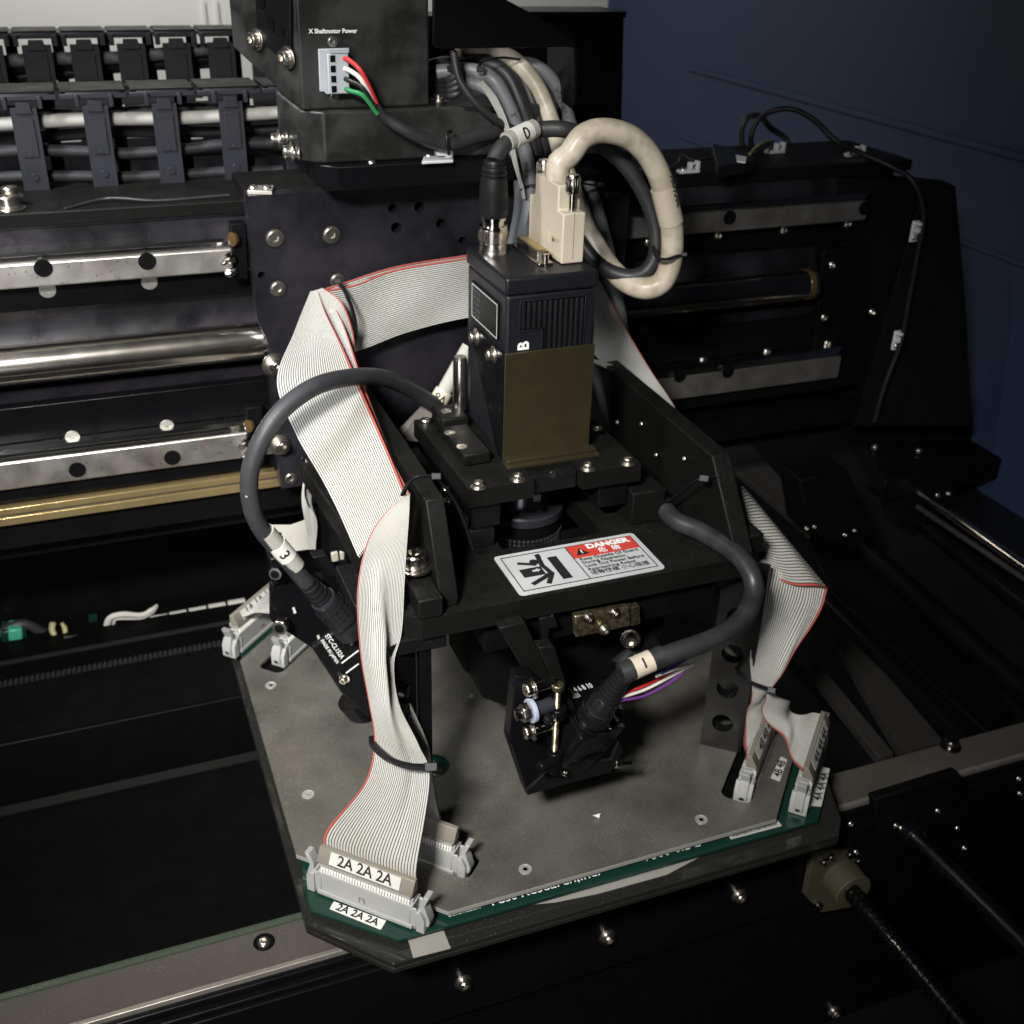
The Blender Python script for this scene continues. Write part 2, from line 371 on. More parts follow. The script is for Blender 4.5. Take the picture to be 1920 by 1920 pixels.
# ================================================================ SETTING
def struct(name, g, m, **k):
    o = obj(name, g, m, None, kind='structure', **k); return o
struct('back_wall', box(-14, 8.9, 18.5, 18.7, -3, 14), 'wall_white')
sw = struct('side_wall', box(8.9, 9.1, -1, 18.5, -3, 14), 'wall_blue')
zs = U(1700, 240, x=8.88).z
obj('panel_seam', box(8.86, 8.9, 2, 15.6, zs - 0.02, zs + 0.05), 'wall_blue', sw, bevel=0.01)
obj('panel_seam', box(8.87, 8.9, 2, 15.6, zs - 1.0, zs - 0.95), 'wall_blue', sw, bevel=0.01)
struct('side_deck', box(8.35, 8.89, -1, 18.4, -3.1, 0.42), 'floor_black')
struct('floor', box(-14, 8.9, -2, 18.5, -3.4, -3.2), 'floor_black')
# white wall trim (vertical folds in the panel)
wt = empty('wall_trim', (0, 18.3, 6), 'thin vertical folded edge of the white back panel, above the cable chains', 'panel trim')
for px in (378, 402): obj('fold', prism([U(px, 0, y=18.45), U(px + 6, 0, y=18.45), U(px + 12, 60, y=18.45), U(px + 6, 60, y=18.45)], (0, 0.06, 0)), 'wall_white', wt)

# ================================================================ GANTRY
YG = 8.9
gan = empty('gantry_beam', (3, YG, 1.3), 'long black gantry beam with steel rails and polished round shaft running behind the inspection head', 'gantry')
XL, XR = -4.0, 7.45
ZT = 3.93
def zpix(px, py, y=YG): return U(px, py, y=y).z
obj('top_plate', box(XL, 7.6, YG - 0.03, 9.9, ZT - 0.10, ZT), 'black_dusty', gan, bevel=0.012)
obj('web', box(XL, XR, YG + 0.10, 9.6, 1.05, ZT - 0.10), 'black_clean', gan)
z1 = zpix(0, 430); z2 = zpix(0, 470)
obj('upper_ledge', box(XL, XR, YG - 0.02, YG + 0.1, z1, ZT - 0.10), 'black_gloss', gan, bevel=0.01)
obj('upper_ledge', box(XL, XR, YG + 0.03, YG + 0.1, z2, z1), 'stained_plate', gan, bevel=0.006)
zr1t = zpix(0, 478); zr1b = zpix(0, 560)
rows = []
def rail(zt, zb, y0=8.72):
    r = obj('linear_rail', join(box(XL, 7.05, y0, YG + 0.1, zb, zt - (zt - zb) * 0.30)), 'steel_rail', gan, bevel=0.012)
    h = zt - zb
    pr = [(y0 + 0.02, zt - 0.30 * h), (y0 + 0.05, zt - 0.24 * h), (y0 + 0.05, zt - 0.16 * h), (y0 + 0.015, zt - 0.10 * h), (y0 + 0.02, zt), (YG + 0.1, zt), (YG + 0.1, zt - 0.30 * h)]
    e = obj('rail_groove', prism([(XL, a, b) for a, b in pr], (7.05 - XL, 0, 0)), 'steel_edge', r)
    return r
zt, zb = 3.66, 3.335
def railz(px, py, y): return U(px, py, y=y).z
y0 = 8.72
r1 = rail(railz(0, 478, y0), railz(0, 562, y0) + 0.07, y0)
zl_t = railz(0, 848, y0); zl_b = railz(0, 921, y0)
r2 = rail(zl_t, zl_b, y0)
for rl, pts in ((r1, ((81, 503), (276, 490), (1312, 392), (1500, 391), (1368, 408), (1621, 390))), (r2, ((145, 881), (323, 858), (1275, 705), (1445, 695), (1365, 697)))):
    for px, py in pts:
        c = U(px, py, y=y0)
        if px in (1312, 1445, 1500) : continue
        obj('rail_hole', lathe([(0.066, -0.004), (0.060, -0.003), (0.052, 0.04)], 24, c, (0, 1, 0)), 'black_dark', rl)
for px, py, y in ((1372, 408, y0), (1498, 399, y0), (1622, 388, y0)):
    pass
# set screws beside the rails
for px, py in ((89, 543), (280, 528)): screw(gan, U(px, py, y=8.846), 0.062, (0, -1, 0), 'flat', 'white_button')
for px, py in ((136, 820), (313, 799)): screw(gan, U(px, py, y=8.846), 0.058, (0, -1, 0), 'flat', 'white_button')
for px, py in ((1216, 454), (1347, 441), (1470, 431), (1590, 420), (1645, 420), (1318, 676), (1438, 660), (1551, 644), (1560, 497), (1655, 487), (1545, 595), (1635, 585), (1672, 544)):
    screw(gan, U(px, py, y=8.84), 0.045, (0, -1, 0), 'button', 'screw_steel')
obj('screw_ledge', box(XL, XR, YG - 0.05, YG + 0.1, zr1b - 0.10, r1.matrix_world.translation.z + railz(0, 562, y0) + 0.07 - 0.002), 'black_clean', gan, bevel=0.008)
obj('screw_ledge', box(XL, XR, YG - 0.05, YG + 0.1, zl_t + 0.002, zl_t + 0.30), 'black_clean', gan, bevel=0.008)
# magnet cover panels with slightly curved faces above / below the shaft
def cover(za, zb_):
    pr = [(YG + 0.1, za)] + [(YG + 0.02 + 0.05 * math.cos(math.pi * t / 8 - math.pi / 2), za + (zb_ - za) * t / 8) for t in range(9)] + [(YG + 0.1, zb_)]
    return prism([(XL, a, b) for a, b in pr], (XR - XL, 0, 0))
obj('shaft_cover', cover(railz(0, 655, 8.93), railz(0, 568, 8.93)), 'stained_plate', gan)
obj('shaft_cover', cover(railz(0, 838, 8.93), railz(0, 735, 8.93)), 'stained_plate', gan)
zc = U(233, 668, y=8.74).z
rod = obj('shaft', lathe([(0.150, 0), (0.150, 10.6)], 48, (XL, 8.80, zc), (1, 0, 0)), 'steel_rod', gan)
# bottom: black strip then gold scale strips
zb1 = U(0, 953, y=8.75).z; zb2 = U(0, 968, y=8.75).z; zb3 = U(0, 987, y=8.75).z
obj('lower_flange', box(XL, XR, 8.78, YG + 0.1, zb1 + 0.02, zl_b - 0.004), 'black_clean', gan, bevel=0.01)
obj('scale_strip', box(XL, 1.5, 8.72, 9.3, zb2 + 0.015, zb1), 'gold_strip', gan, bevel=0.005)
obj('scale_strip', box(XL, 1.5, 8.74, 9.3, zb2 - 0.008, zb2 + 0.012), 'beam_brown', gan)
obj('scale_strip', box(XL, 1.5, 8.72, 9.3, zb3 + 0.01, zb2 - 0.01), 'gold_strip', gan, bevel=0.005)
obj('underside', box(XL, XR, 8.80, 9.6, 1.25, zb3 + 0.005), 'black_dark', gan)
# right end plates
obj('end_plate', PY([(1545, 470), (1700, 455), (1690, 700), (1520, 720)], 8.83, 0.3), 'black_dark', gan, bevel=0.01)
endp = obj('end_bracket', join(prism([U(1555, 330, y=8.95), U(1790, 350, y=8.55), U(1822, 830, y=8.55), U(1590, 830, y=8.95)], (0.1, 0.3, 0))), 'black_dark', gan, bevel=0.01)
shaft_ring = obj('shaft_glow_ring', lathe([(0.153, 0), (0.153, 0.06)], 32, (6.50, 8.80, zc), (1, 0, 0)), 'grease', gan)  # grease-coloured ring put in for the orange glow at the shaft end
# top left stacked screws on the beam
screw(gan, U(18, 392, y=9.0) , 0.075, (0, 0, 1), 'capw'); screw(gan, U(20, 370, y=9.12), 0.06, (0, 0, 1), 'capw')
# white clips and little wires on the right part of the top plate
def clip(px, py, label, z=ZT, ang=0.0, plane=None, sc_=1.0):
    p = U(px, py, z=z) if plane is None else U(px, py, y=plane)
    fm = Matrix.Translation(p) @ Matrix.Rotation(ang, 4, 'Z')
    if plane is not None: fm = Matrix.Translation(p) @ Matrix.Rotation(math.pi / 2, 4, 'X') @ Matrix.Rotation(math.pi / 2, 4, 'Z')
    t = empty('cable_clip', matrix=fm @ Matrix.Scale(sc_, 4), label=label, cat='cable clip', group='white cable clips on the black machine')
    obj('base', box(-0.10, 0.10, -0.04, 0.04, 0, 0.03), 'clip_white', t, bevel=0.008, local=True)
    obj('hook', join(box(0.0, 0.03, -0.03, 0.03, 0.03, 0.09), box(0.07, 0.10, -0.03, 0.03, 0.03, 0.10), box(0.02, 0.05, -0.03, 0.03, 0.07, 0.09)), 'clip_white', t, bevel=0.005, local=True)
    m = Matrix.Translation((-0.055, 0, 0.03)) @ Matrix.Scale(0.028, 4)
    link('screw', screwmesh('button', 'screw_steel'), t, m)
    return t
clip(1290, 324, 'white cable clip on top of the gantry nearest the beige cable loop')
clip(1452, 287, 'white cable clip on top of the gantry behind the black plug')
clip(1602, 293, 'white cable clip on the gantry top nearest its right end')
clip(1713, 433, 'upper white clip on the right end of the gantry', plane=8.5)
clip(1679, 637, 'lower white clip on the right end of the gantry', plane=8.5)
pg = empty('inline_plug', U(1390, 300, z=ZT), 'small black inline plug with loose wires lying on the gantry top', 'plug')
obj('body', PZ([(1335, 268), (1400, 285), (1415, 300), (1345, 312)], ZT + 0.11, 0.1), 'black_plastic', pg, bevel=0.01)
obj('latch', PZ([(1380, 290), (1400, 294), (1398, 304), (1382, 302)], ZT + 0.125, 0.01), 'clip_white', pg)
for i, (dx, mt) in enumerate(((0, 'wire_black'), (6, 'rubber_grey'), (12, 'yellow_wire'))):
    obj('wire', tube([U(1400, 290 + dx * 0.5, z=ZT + 0.06), U(1425, 282 - dx, z=ZT + 0.1), U(1450, 272 - dx * 0.7, z=ZT + 0.05)], 0.014, 8), mt, pg)
obj('wire', tube([U(1336, 296, z=ZT + 0.05), U(1300, 300, z=ZT + 0.1), U(1278, 290, z=ZT + 0.12), U(1270, 305, z=ZT + 0.05), U(1250, 314, z=ZT + 0.03), U(1180, 318, z=ZT + 0.02)], 0.012, 8), 'rubber_black', pg)
def simplecable(name, label, pts, r, mt, cat='cable', group=None, n=14, parts=None):
    t = empty(name, pts[0], label, cat, group)
    obj('jacket', tube(pts, r, n), mt, t)
    return t
simplecable('thin_cable', 'thin black cable arching over the gantry top and down its right end',
            [U(1410, 285, y=9.6), U(1408, 255, y=9.6), U(1422, 225, y=9.6), U(1452, 207, y=9.5), U(1490, 206, y=9.4), U(1530, 228, y=9.2), U(1565, 262, y=9.0), U(1610, 285, y=8.9), U(1670, 312, y=8.7), U(1712, 340, y=8.5), U(1732, 400, y=8.42), U(1722, 470, y=8.42), U(1705, 560, y=8.42), U(1690, 640, y=8.42), U(1660, 720, y=8.42), U(1640, 790, y=8.42)], 0.026, 'black_plastic')
simplecable('thin_cable', 'coiled thin dark cable behind the plug on the gantry top', [U(1395, 290, y=9.9), U(1390, 250, y=9.9), U(1400, 222, y=9.9), U(1425, 218, y=9.95), U(1445, 240, y=10), U(1475, 262, y=10.0), U(1475, 290, y=9.9)], 0.03, 'rubber_black')

# ================================================================ CABLE CHAINS
def chain(y, top, bot, xs0, dx, nlink, mt, label, wpx, zt_, zb_, deep=0.5):
    t = empty('cable_chain', (xs0, y, zb_), label, 'cable chain')
    proto = None
    for i in range(nlink):
        x = xs0 + dx * i
        g = join(box(-0.16, 0.16, 0, 0.03, 0, zt_ - zb_ - 0.10), box(-0.17, 0.17, -0.008, 0, 0.0, zt_ - zb_ - 0.12))
        if proto is None:
            me_o = obj('link_bar', join(prism([(-wpx, -0.02, 0), (wpx, -0.02, 0), (wpx, -0.02, zt_ - zb_ - 0.12), (-wpx, -0.02, zt_ - zb_ - 0.12)], (0, 0.045, 0)),
                                        prism([(-wpx * 0.62, -0.030, 0.36 * (zt_ - zb_)), (wpx * 0.62, -0.030, 0.36 * (zt_ - zb_)), (wpx * 0.62, -0.030, (zt_ - zb_) - 0.2), (-wpx * 0.62, -0.030, (zt_ - zb_) - 0.2)], (0, 0.01, 0)),
                                        prism([(-wpx * 0.62, -0.034, (zt_ - zb_) - 0.16), (wpx * 0.62, -0.034, (zt_ - zb_) - 0.16), (wpx * 0.5, -0.034, (zt_ - zb_) - 0.08), (-wpx * 0.5, -0.034, (zt_ - zb_) - 0.08)], (0, 0.05, 0)),
                                        lathe([(0.016, 0), (0.016, 0.006)], 12, (0, -0.026, 0.22 * (zt_ - zb_) + 0.12), (0, -1, 0)), lathe([(0.03, 0), (0.03, 0.004)], 14, (0, -0.024, 0.05 * (zt_ - zb_) + 0.08), (0, -1, 0))), mt, t, bevel=0.007, local=True)
            me_o.matrix_local = Matrix.Translation((x - xs0, 0, 0)); proto = me_o
        else:
            c = proto.copy(); COL.objects.link(c); c.parent = t; c.matrix_local = Matrix.Translation((x - xs0, 0, 0))
        obj('link_cover', box(x - dx * 0.5 + 0.015, x + dx * 0.5 - 0.015, y + 0.005, y + deep * 0.97, zt_ - 0.028, zt_ - 0.008), 'black_dusty', t, bevel=0.006)
        obj('top_link', join(box(x - dx * 0.5 + 0.01, x + dx * 0.5 - 0.01, y - 0.01, y + 0.06, zt_ - 0.07, zt_ - 0.03), box(x - dx * 0.5 + 0.01, x + dx * 0.5 - 0.01, y + deep - 0.06, y + deep, zt_ - 0.07, zt_ - 0.03), box(x - wpx * 1.5, x - wpx * 1.15, y - 0.035, y + 0.02, zt_ - 0.13, zt_ - 0.035), box(x + wpx * 1.15, x + wpx * 1.5, y - 0.035, y + 0.02, zt_ - 0.13, zt_ - 0.035), box(x - 0.2, x + 0.2, y + 0.0, y + deep * 0.97, zt_ - 0.05, zt_ - 0.022)), mt, t, bevel=0.006)
        obj('rear_bar', box(x + 0.13, x + 0.23, y + deep - 0.03, y + deep, zb_, zt_ - 0.08), 'chain_dark', t)
    return t
dx = (U(437, 255, y=9.62).x - U(55, 270, y=9.62).x) / 3
chain(9.62, 0, 0, U(55, 270, y=9.62).x - 2 * dx, dx, 7, 'chain_blue_black', 'near cable chain of dark blue-grey links resting on the gantry top', 0.094, ZT + 0.73, ZT - 0.02)
d2 = (U(330, 100, y=11.2).x - U(72, 125, y=11.2).x) / 3
chain(11.2, 0, 0, U(72, 110, y=11.2).x - 3 * d2, d2, 10, 'chain_dark', 'rear cable chain seen against the white panel', 0.12, 4.93, 4.28, 0.4)
tray_ = empty('chain_tray', U(240, 260, y=10.75), 'dark sheet with small openings behind the near cable chain', 'tray')
_o4 = [U(-60, 176, y=10.75), U(560, 160, y=10.75), U(560, 350, y=10.75), U(-60, 360, y=10.75)]
_fr = Matrix(((1, 0, 0, 0), (0, 0, -1, 10.75), (0, 1, 0, 0), (0, 0, 0, 1)))
_w = []
for a, b, c, d in ((347, 181, 390, 191), (217, 196, 240, 204), (110, 247, 150, 268), (227, 240, 277, 260), (7, 262, 30, 278), (450, 185, 475, 200), (350, 250, 380, 262)):
    p_, q_ = U(a, d, y=10.75), U(c, b, y=10.75); _w.append([(p_.x, p_.z), (q_.x, p_.z), (q_.x, q_.z), (p_.x, q_.z)])
obj('sheet', holed([(p.x, p.z) for p in _o4][::-1], _w, _fr, 0.03), 'chain_dark', tray_)
def chaincable(py0, py1, y, r, mt, label, x0=-60, x1=530, sag=6, grp='cables inside the cable chains'):
    pts = []
    for i in range(7):
        t = i / 6; pts.append(U(x0 + (x1 - x0) * t, py0 + (py1 - py0) * t + sag * math.sin(9 * t + py0), y=y))
    simplecable('chain_cable', label, pts, r, mt, 'cable', grp)
chaincable(234, 212, 9.75, 0.052, 'label_grey', 'thick pale grey cable, the brightest in the near chain', sag=2)
chaincable(212, 208, 9.95, 0.05, 'rubber_grey', 'dark grey cable just above the pale one in the near chain')
chaincable(292, 272, 9.75, 0.045, 'rubber_grey', 'dark grey cable in the middle of the near chain')
chaincable(280, 290, 9.98, 0.04, 'rubber_black', 'dark cable crossing behind in the near chain')
chaincable(336, 322, 9.76, 0.045, 'rubber_grey', 'lowest dark grey cable in the near chain', sag=3)
chaincable(258, 240, 10.0, 0.05, 'rubber_grey', 'dark grey cable under the pale one in the near chain', sag=3)
chaincable(122, 92, 11.35, 0.055, 'grey_cable', 'light grey cable in the rear chain', x1=440, sag=3)
chaincable(134, 108, 11.45, 0.05, 'rubber_black', 'dark cable under the light grey one in the rear chain', x1=440, sag=4)
chaincable(150, 112, 11.5, 0.05, 'rubber_grey', 'lowest dark cable in the rear chain', x1=440, sag=3)
simplecable('chain_cable', 'thin cable lying on the front edge of the gantry top', [U(120, 392, y=8.9), U(190, 374, y=9.05), U(230, 372, y=9.0), U(300, 376, y=8.95), U(430, 366, y=9.0)], 0.012, 'rubber_black')

# ================================================================ CARRIAGE (slide plate, housings)
YS = 8.5
car = empty('carriage', (2.5, YS, 1.4), 'black slide plate with purplish oily stains riding on the gantry rails', 'carriage')
holes_px = [(736, 391, .045), (786, 388, .052), (743, 427, .052), (827, 420, .052), (655, 455, 0.03), (867, 451, .04), (490, 516, 0.035), (676, 434, .05)]
zt = U(455, 368, y=YS).z; x0 = U(462, 368, y=YS).x
zn1 = U(473, 600, y=YS).z; zn2 = U(492, 648, y=YS).z; zbm = U(500, 920, y=YS).z
outer = [(x0, zt), (x0, zn1), (x0 + 0.075, zn2), (x0 + 0.075, zbm), (4.4, zbm), (4.4, zt)]
hl = []
for px, py, r in holes_px[:4] + holes_px[5:7]:
    c = U(px, py, y=YS); hl.append(circ(c.x, c.z, r * 0.8, 16))
FRY = Matrix(((1, 0, 0, 0), (0, 0, -1, YS), (0, 1, 0, 0), (0, 0, 0, 1)))
obj('slide_plate', holed(outer, hl, FRY, 0.16), 'stained_plate', car)
obj('backing', box(x0 + 0.06, 4.3, YS + 0.16, YS + 0.2, zbm + 0.1, zt - 0.05), 'black_dark', car)
obj('top_cover', box(x0 + 0.02, 4.4, YS + 0.16, 9.35, zt - 0.08, zt + 0.0), 'black_dusty', car, bevel=0.01)
for px, py, r, k in ((515, 446, .066, 'low'), (621, 440, .066, 'low'), (521, 541, .060, 'low'), (632, 526, .058, 'low'), (545, 897, .052, 'low')):
    obj('counterbore', lathe([(r * 1.15, 0), (r * 1.15, 0.003)], 24, U(px, py, y=YS), (0, -1, 0)), 'black_dark', car)
    screw(car, U(px, py, y=YS - 0.003), r * 0.78, (0, -1, 0), k)
for px, py in ((513, 683), (525, 833)):
    screw(car, U(px, py, y=YS - 0.002), 0.062, (0.12, -1, -0.05), 'capw'); screw(car, U(px + 5, py + 2, y=YS - 0.12), 0.036, (0.12, -1, -0.05), 'cap')
lp = obj('small_tab', PZ([(463, 357), (470, 347), (514, 347), (510, 358)], zt + 0.03, 0.03), 'aluminium_strip', car, bevel=0.004)
for px in (475, 500): screw(car, U(px, 352, z=zt + 0.03), 0.034, (0, 0, 1), 'button')
# rail bearings with greasy seals at the left edge
for (px, py) in ((440, 470), (470, 815)):
    b = obj('bearing_seal', PY([(px - 8, py - 50), (px + 22, py - 52), (px + 26, py + 55), (px - 2, py + 50)], 8.62, 0.12), 'black_dark', car, bevel=0.01)
    c = U(px - 2, py + 10, y=8.6)
    obj('grease_nipple', join(lathe([(0.03, 0), (0.045, 0.02), (0.045, 0.06), (0.02, 0.07), (0.028, 0.1), (0.012, 0.12)], 12, c, (-1, -0.5, -0.4)), lathe([(0.03, 0), (0.036, 0.02), (0.036, 0.06), (0.012, 0.09)], 12, c + Vector((0.0, 0, -0.11)), (-1, -0.5, -0.2))), 'steel_bright', car)
    obj('grease_smear', lathe([(0.01, 0), (0.05, 0.01), (0.055, 0.04), (0.02, 0.055)], 10, c + Vector((0.03, 0, 0.13)), (-1, -0.6, 0.1)), 'grease', car)
# slab on top, projecting to the front
ysl = 8.12
sl = [(575, 298), (590, 322), (612, 357), (935, 340), (930, 260)]
ztop = U(636, 312, y=ysl).z; zlow = U(636, 358, y=ysl).z; xl = U(636, 335, y=ysl).x
slab = obj('front_slab', prism([(xl - 0.12, ysl + 0.1, ztop), (xl, ysl, ztop), (4.2, ysl, ztop), (4.2, 9.2, ztop), (xl - 0.12, 9.2, ztop)], (0, 0, zlow - ztop)), 'black_clean', car, bevel=0.012)
screw(slab, U(697, 305, z=ztop), 0.03, (0, 0, 1), 'button')
# middle housing
ym = 8.22
hz0 = ztop + 0.0; hz1 = U(607, 209, y=ym).z
hx0 = U(607, 250, y=ym).x
mh = obj('middle_housing', prism([(hx0 - 0.15, ym + 0.14, hz0), (hx0, ym, hz0), (3.6, ym, hz0), (3.6, 9.2, hz0), (hx0 - 0.15, 9.2, hz0)], (0, 0, hz1 - hz0)), 'stained_box', car, bevel=0.02, seg=3)
for px, py in ((524, 262), (548, 285), (538, 258), (560, 288)):
    screw(mh, U(px, py, x=hx0 - 0.16), 0.05 if px in (524, 548) else 0.03, (-1, 0, 0), 'capw')
# power box
yp = 8.28
pb = empty('power_box', U(690, 200, y=yp), 'black sheet-metal box lettered X Shaftmotor Power on top of the carriage', 'electrical box')
bx0 = U(560, 100, y=yp).x; bx1 = U(805, 100, y=yp).x; bz0 = U(575, 207, y=yp).z
obj('front_panel', prism([(bx0, yp, bz0), (bx1, yp, bz0), (bx1, yp, bz0 + 2.2), (bx0, yp, bz0 + 2.2)], (0, 0.9, 0)), 'stained_box', pb, bevel=0.02, seg=3)
# slanted left side: goes back-left
pA = U(575, 207, y=yp); back = U(437, 88, y=9.0)
dv = Vector((back.x - bx0, back.y - yp, 0))
obj('side_panel', prism([(bx0 - 0.002, yp + 0.02, bz0), (back.x, 9.0, back.z - 0.0), (back.x, 9.0, bz0 + 2.2), (bx0 - 0.002, yp + 0.02, bz0 + 2.2)], (0.1, 0.1, 0)), 'stained_box', pb, bevel=0.01)
sd = Vector((back.x - bx0, 9.0 - yp, 0)).normalized(); sn = Vector((-sd.y, sd.x, 0)); sn = -sn if sn.dot(tocam(pA)) < 0 else sn
def onside(px, py, off=0.01):
    n = np.array(sn); c = float(n @ np.array(Vector((bx0, yp + 0.02, 0)) + sn * off))
    d = RC.T @ np.array([(px - 960) / F, (py - 960) / F, 1.0]); t = (c - n @ CAMP) / (n @ d); return Vector(CAMP + d * t)
obj('side_cover', prism([onside(482, -20), onside(548, -20), onside(550, 130), onside(486, 70)], sn * 0.02), 'black_anodised', pb, bevel=0.004)
obj('socket_holes', join(prism([onside(486, -10, .035), onside(497, -10, .035), onside(496, 14, .035), onside(490, 16, .035)], sn * 0.004), prism([onside(502, 30, .035), onside(512, 36, .035), onside(514, 62, .035), onside(504, 55, .035)], sn * 0.004), prism([onside(526, 48, .035), onside(532, 52, .035), onside(533, 70, .035), onside(527, 66, .035)], sn * 0.004)), 'black_dark', pb)
for px, py in ((482, 74), (540, 108)): screw(pb, onside(px, py, 0.03), 0.05, sn, 'capw')
text('X Shaftmotor Power', basis(U(579, 59, y=yp - 0.004), (1, 0, 0), (0, 0, 1)), 0.040, 'ink_white', pb, bold=0.0012)
# terminal block on the power box
tb = empty('terminal_block', U(630, 130, y=yp), 'grey four-way terminal plug with red white black and green wires', 'connector')
obj('flange', PY([(597, 92), (655, 90), (655, 172), (600, 172)], yp - 0.02, 0.018), 'terminal_grey', tb, bevel=0.005)
xa, xb = U(612, 100, y=yp - 0.1).x, U(652, 100, y=yp - 0.1).x
za, zb_ = U(612, 100, y=yp - 0.1).z, U(620, 176, y=yp - 0.1).z
obj('shell', box(xa, xb, yp - 0.12, yp - 0.02, zb_, za), 'terminal_grey', tb, bevel=0.008)
obj('ribs', join(*[box(xa + 0.02, xb - 0.0, yp - 0.125, yp - 0.02, za + 0.004, za + 0.014) for _ in range(1)], *[box(xa - 0.012, xa, yp - 0.11 + 0.03 * i, yp - 0.09 + 0.03 * i, zb_, za) for i in range(3)]), 'terminal_grey', tb)
hz = (za - zb_) / 4
for i in range(4):
    zc_ = za - hz * (i + 0.5)
    obj('window', box(xa + 0.02, xa + 0.055, yp - 0.123, yp - 0.11, zc_ - 0.022, zc_ + 0.022), 'black_dark', tb)
screw(tb, U(623, 78, y=yp), 0.027, (0, -1, 0), 'low'); screw(tb, U(627, 181, y=yp), 0.027, (0, -1, 0), 'low')
for i, mt in enumerate(('wire_red', 'wire_white', 'wire_black', 'wire_green')):
    zc_ = za - hz * (i + 0.5); st = Vector((xb - 0.03, yp - 0.115, zc_))
    e = [U(706, 194, y=yp - 0.2), U(703, 200, y=yp - 0.2), U(706, 206, y=yp - 0.22), U(708, 214, y=yp - 0.22)][i]
    m1 = st.lerp(e, 0.4) + Vector((0.02, -0.07, 0.03))
    obj('wire', tube([st, st + Vector((0.03, -0.05, -0.01)), m1, e], 0.0165, 10), mt, tb)
simplecable('motor_cable', 'black sleeved motor cable sagging from the coloured wires across the middle housing', [U(704, 200, y=yp - 0.2), U(725, 222, y=8.1), U(765, 247, y=8.08), U(810, 265, y=8.08), U(850, 270, y=8.1), U(890, 258, y=8.15), U(935, 245, y=8.2), U(960, 235, y=8.25)], lambda t: 0.035 + 0.015 * math.sin(min(1, t * 2.2) * math.pi / 2), 'rubber_black')
cb = empty('cable_clip', U(820, 297, z=ztop), 'grey clip on the slab holding the sleeved motor cable', 'cable clip')
obj('base', PZ([(791, 303), (795, 290), (850, 284), (850, 300)], ztop + 0.02, 0.02), 'clip_white', cb, bevel=0.005)
obj('hook', PY([(818, 285), (850, 283), (850, 300), (836, 301), (836, 292), (820, 293)], 8.14, 0.06), 'clip_white', cb, bevel=0.004)
screw(cb, U(804, 292, z=ztop + 0.02), 0.03, (0, 0, 1), 'button')
obj('tie', tube([U(842, 290, y=8.03), U(838, 270, y=8.0), U(838, 250, y=8.02), U(846, 246, y=8.12)], 0.012, 8), 'black_plastic', cb)
# dark sheet hood right of the power box
hood = empty('sheet_hood', U(950, 60, y=8.0), 'bent black sheet-metal hood over the cable bundle', 'cover')
obj('front_sheet', PY([(812, -40), (812, 82), (822, 92), (1075, 88), (1080, 78), (1010, 32), (950, 0), (900, -40)], 8.1, 0.03), 'black_clean', hood, bevel=0.008)
obj('return_edge', PY([(1074, 88), (1082, 92), (1082, 190), (1074, 200)], 8.12, 0.5), 'black_anodised', hood, bevel=0.006)
tray = obj('tray', PZ([(808, 175), (925, 178), (940, 200), (808, 199)], U(808, 200, y=8.26).z, 0.03), 'black_dusty', hood)
screw(hood, U(823, 190, z=U(808, 200, y=8.26).z), 0.04, (0, 0, 1), 'capw')
# big dark housing behind
bh = empty('rear_housing', U(1090, 150, y=10.4), 'dark rear housing standing behind the cable bundle', 'housing')
obj('body', PY([(800, 30), (1172, 27), (1165, 330), (800, 330)], 10.6, 0.5), 'black_clean', bh, bevel=0.03)
obj('lid', PY([(985, 22), (1176, 22), (1174, 34), (985, 34)], 10.55, 0.6), 'black_clean', bh, bevel=0.01)

# ================================================================ CABLE BUNDLE
def bundle(label, pts, r, mt, name='bundle_cable'):
    return simplecable(name, label, [U(a, b, y=c) for a, b, c in pts], r, mt, 'cable', 'cables of the vertical bundle behind the camera')
gcab = bundle('front grey cable of the bundle printed 4 G 0.75', [(820, 135, 8.5), (880, 132, 8.4), (925, 150, 8.25), (952, 195, 8.2), (973, 250, 8.15), (990, 310, 8.1), (994, 370, 8.05), (985, 430, 8.0), (972, 500, 8.0)], 0.056, 'grey_cable')
for s_, px, py, yy, dx_ in (('4 G 0,75', 988, 320, 8.09, 14), ('Cable Oflex', 990, 425, 8.0, -8), ('CE', 962, 215, 8.18, 20)):
    wraptext(s_, U(px, py, y=yy), U(px - dx_, py - 50, y=yy) - U(px, py, y=yy), tocam(U(px, py, y=yy)), 0.056, 0.05, 'ink_black', gcab, 0)
bundle('first black cable of the bundle', [(860, 125, 8.55), (910, 118, 8.45), (950, 140, 8.35), (975, 190, 8.25), (995, 250, 8.2), (1012, 320, 8.2), (1022, 400, 8.2), (1020, 500, 8.2)], 0.055, 'rubber_black')
bundle('second black cable of the bundle, left of the beige one', [(880, 115, 8.6), (930, 112, 8.5), (975, 140, 8.4), (1000, 195, 8.3), (1016, 250, 8.25), (1032, 320, 8.25), (1050, 400, 8.25), (1060, 480, 8.3)], 0.055, 'rubber_black')
gc2 = bundle('grey cable on the outer right of the bundle', [(960, 118, 8.55), (1010, 128, 8.45), (1048, 170, 8.4), (1068, 230, 8.35), (1090, 300, 8.3), (1115, 380, 8.3), (1138, 460, 8.3), (1158, 560, 8.3), (1170, 640, 8.3)], 0.055, 'grey_cable')
wraptext('LAPP KABEL STU', U(1058, 205, y=8.37), U(1038, 150, y=8.38) - U(1068, 235, y=8.35), tocam(U(1055, 205, y=8.4)), 0.055, 0.05, 'ink_black', gc2, 0)
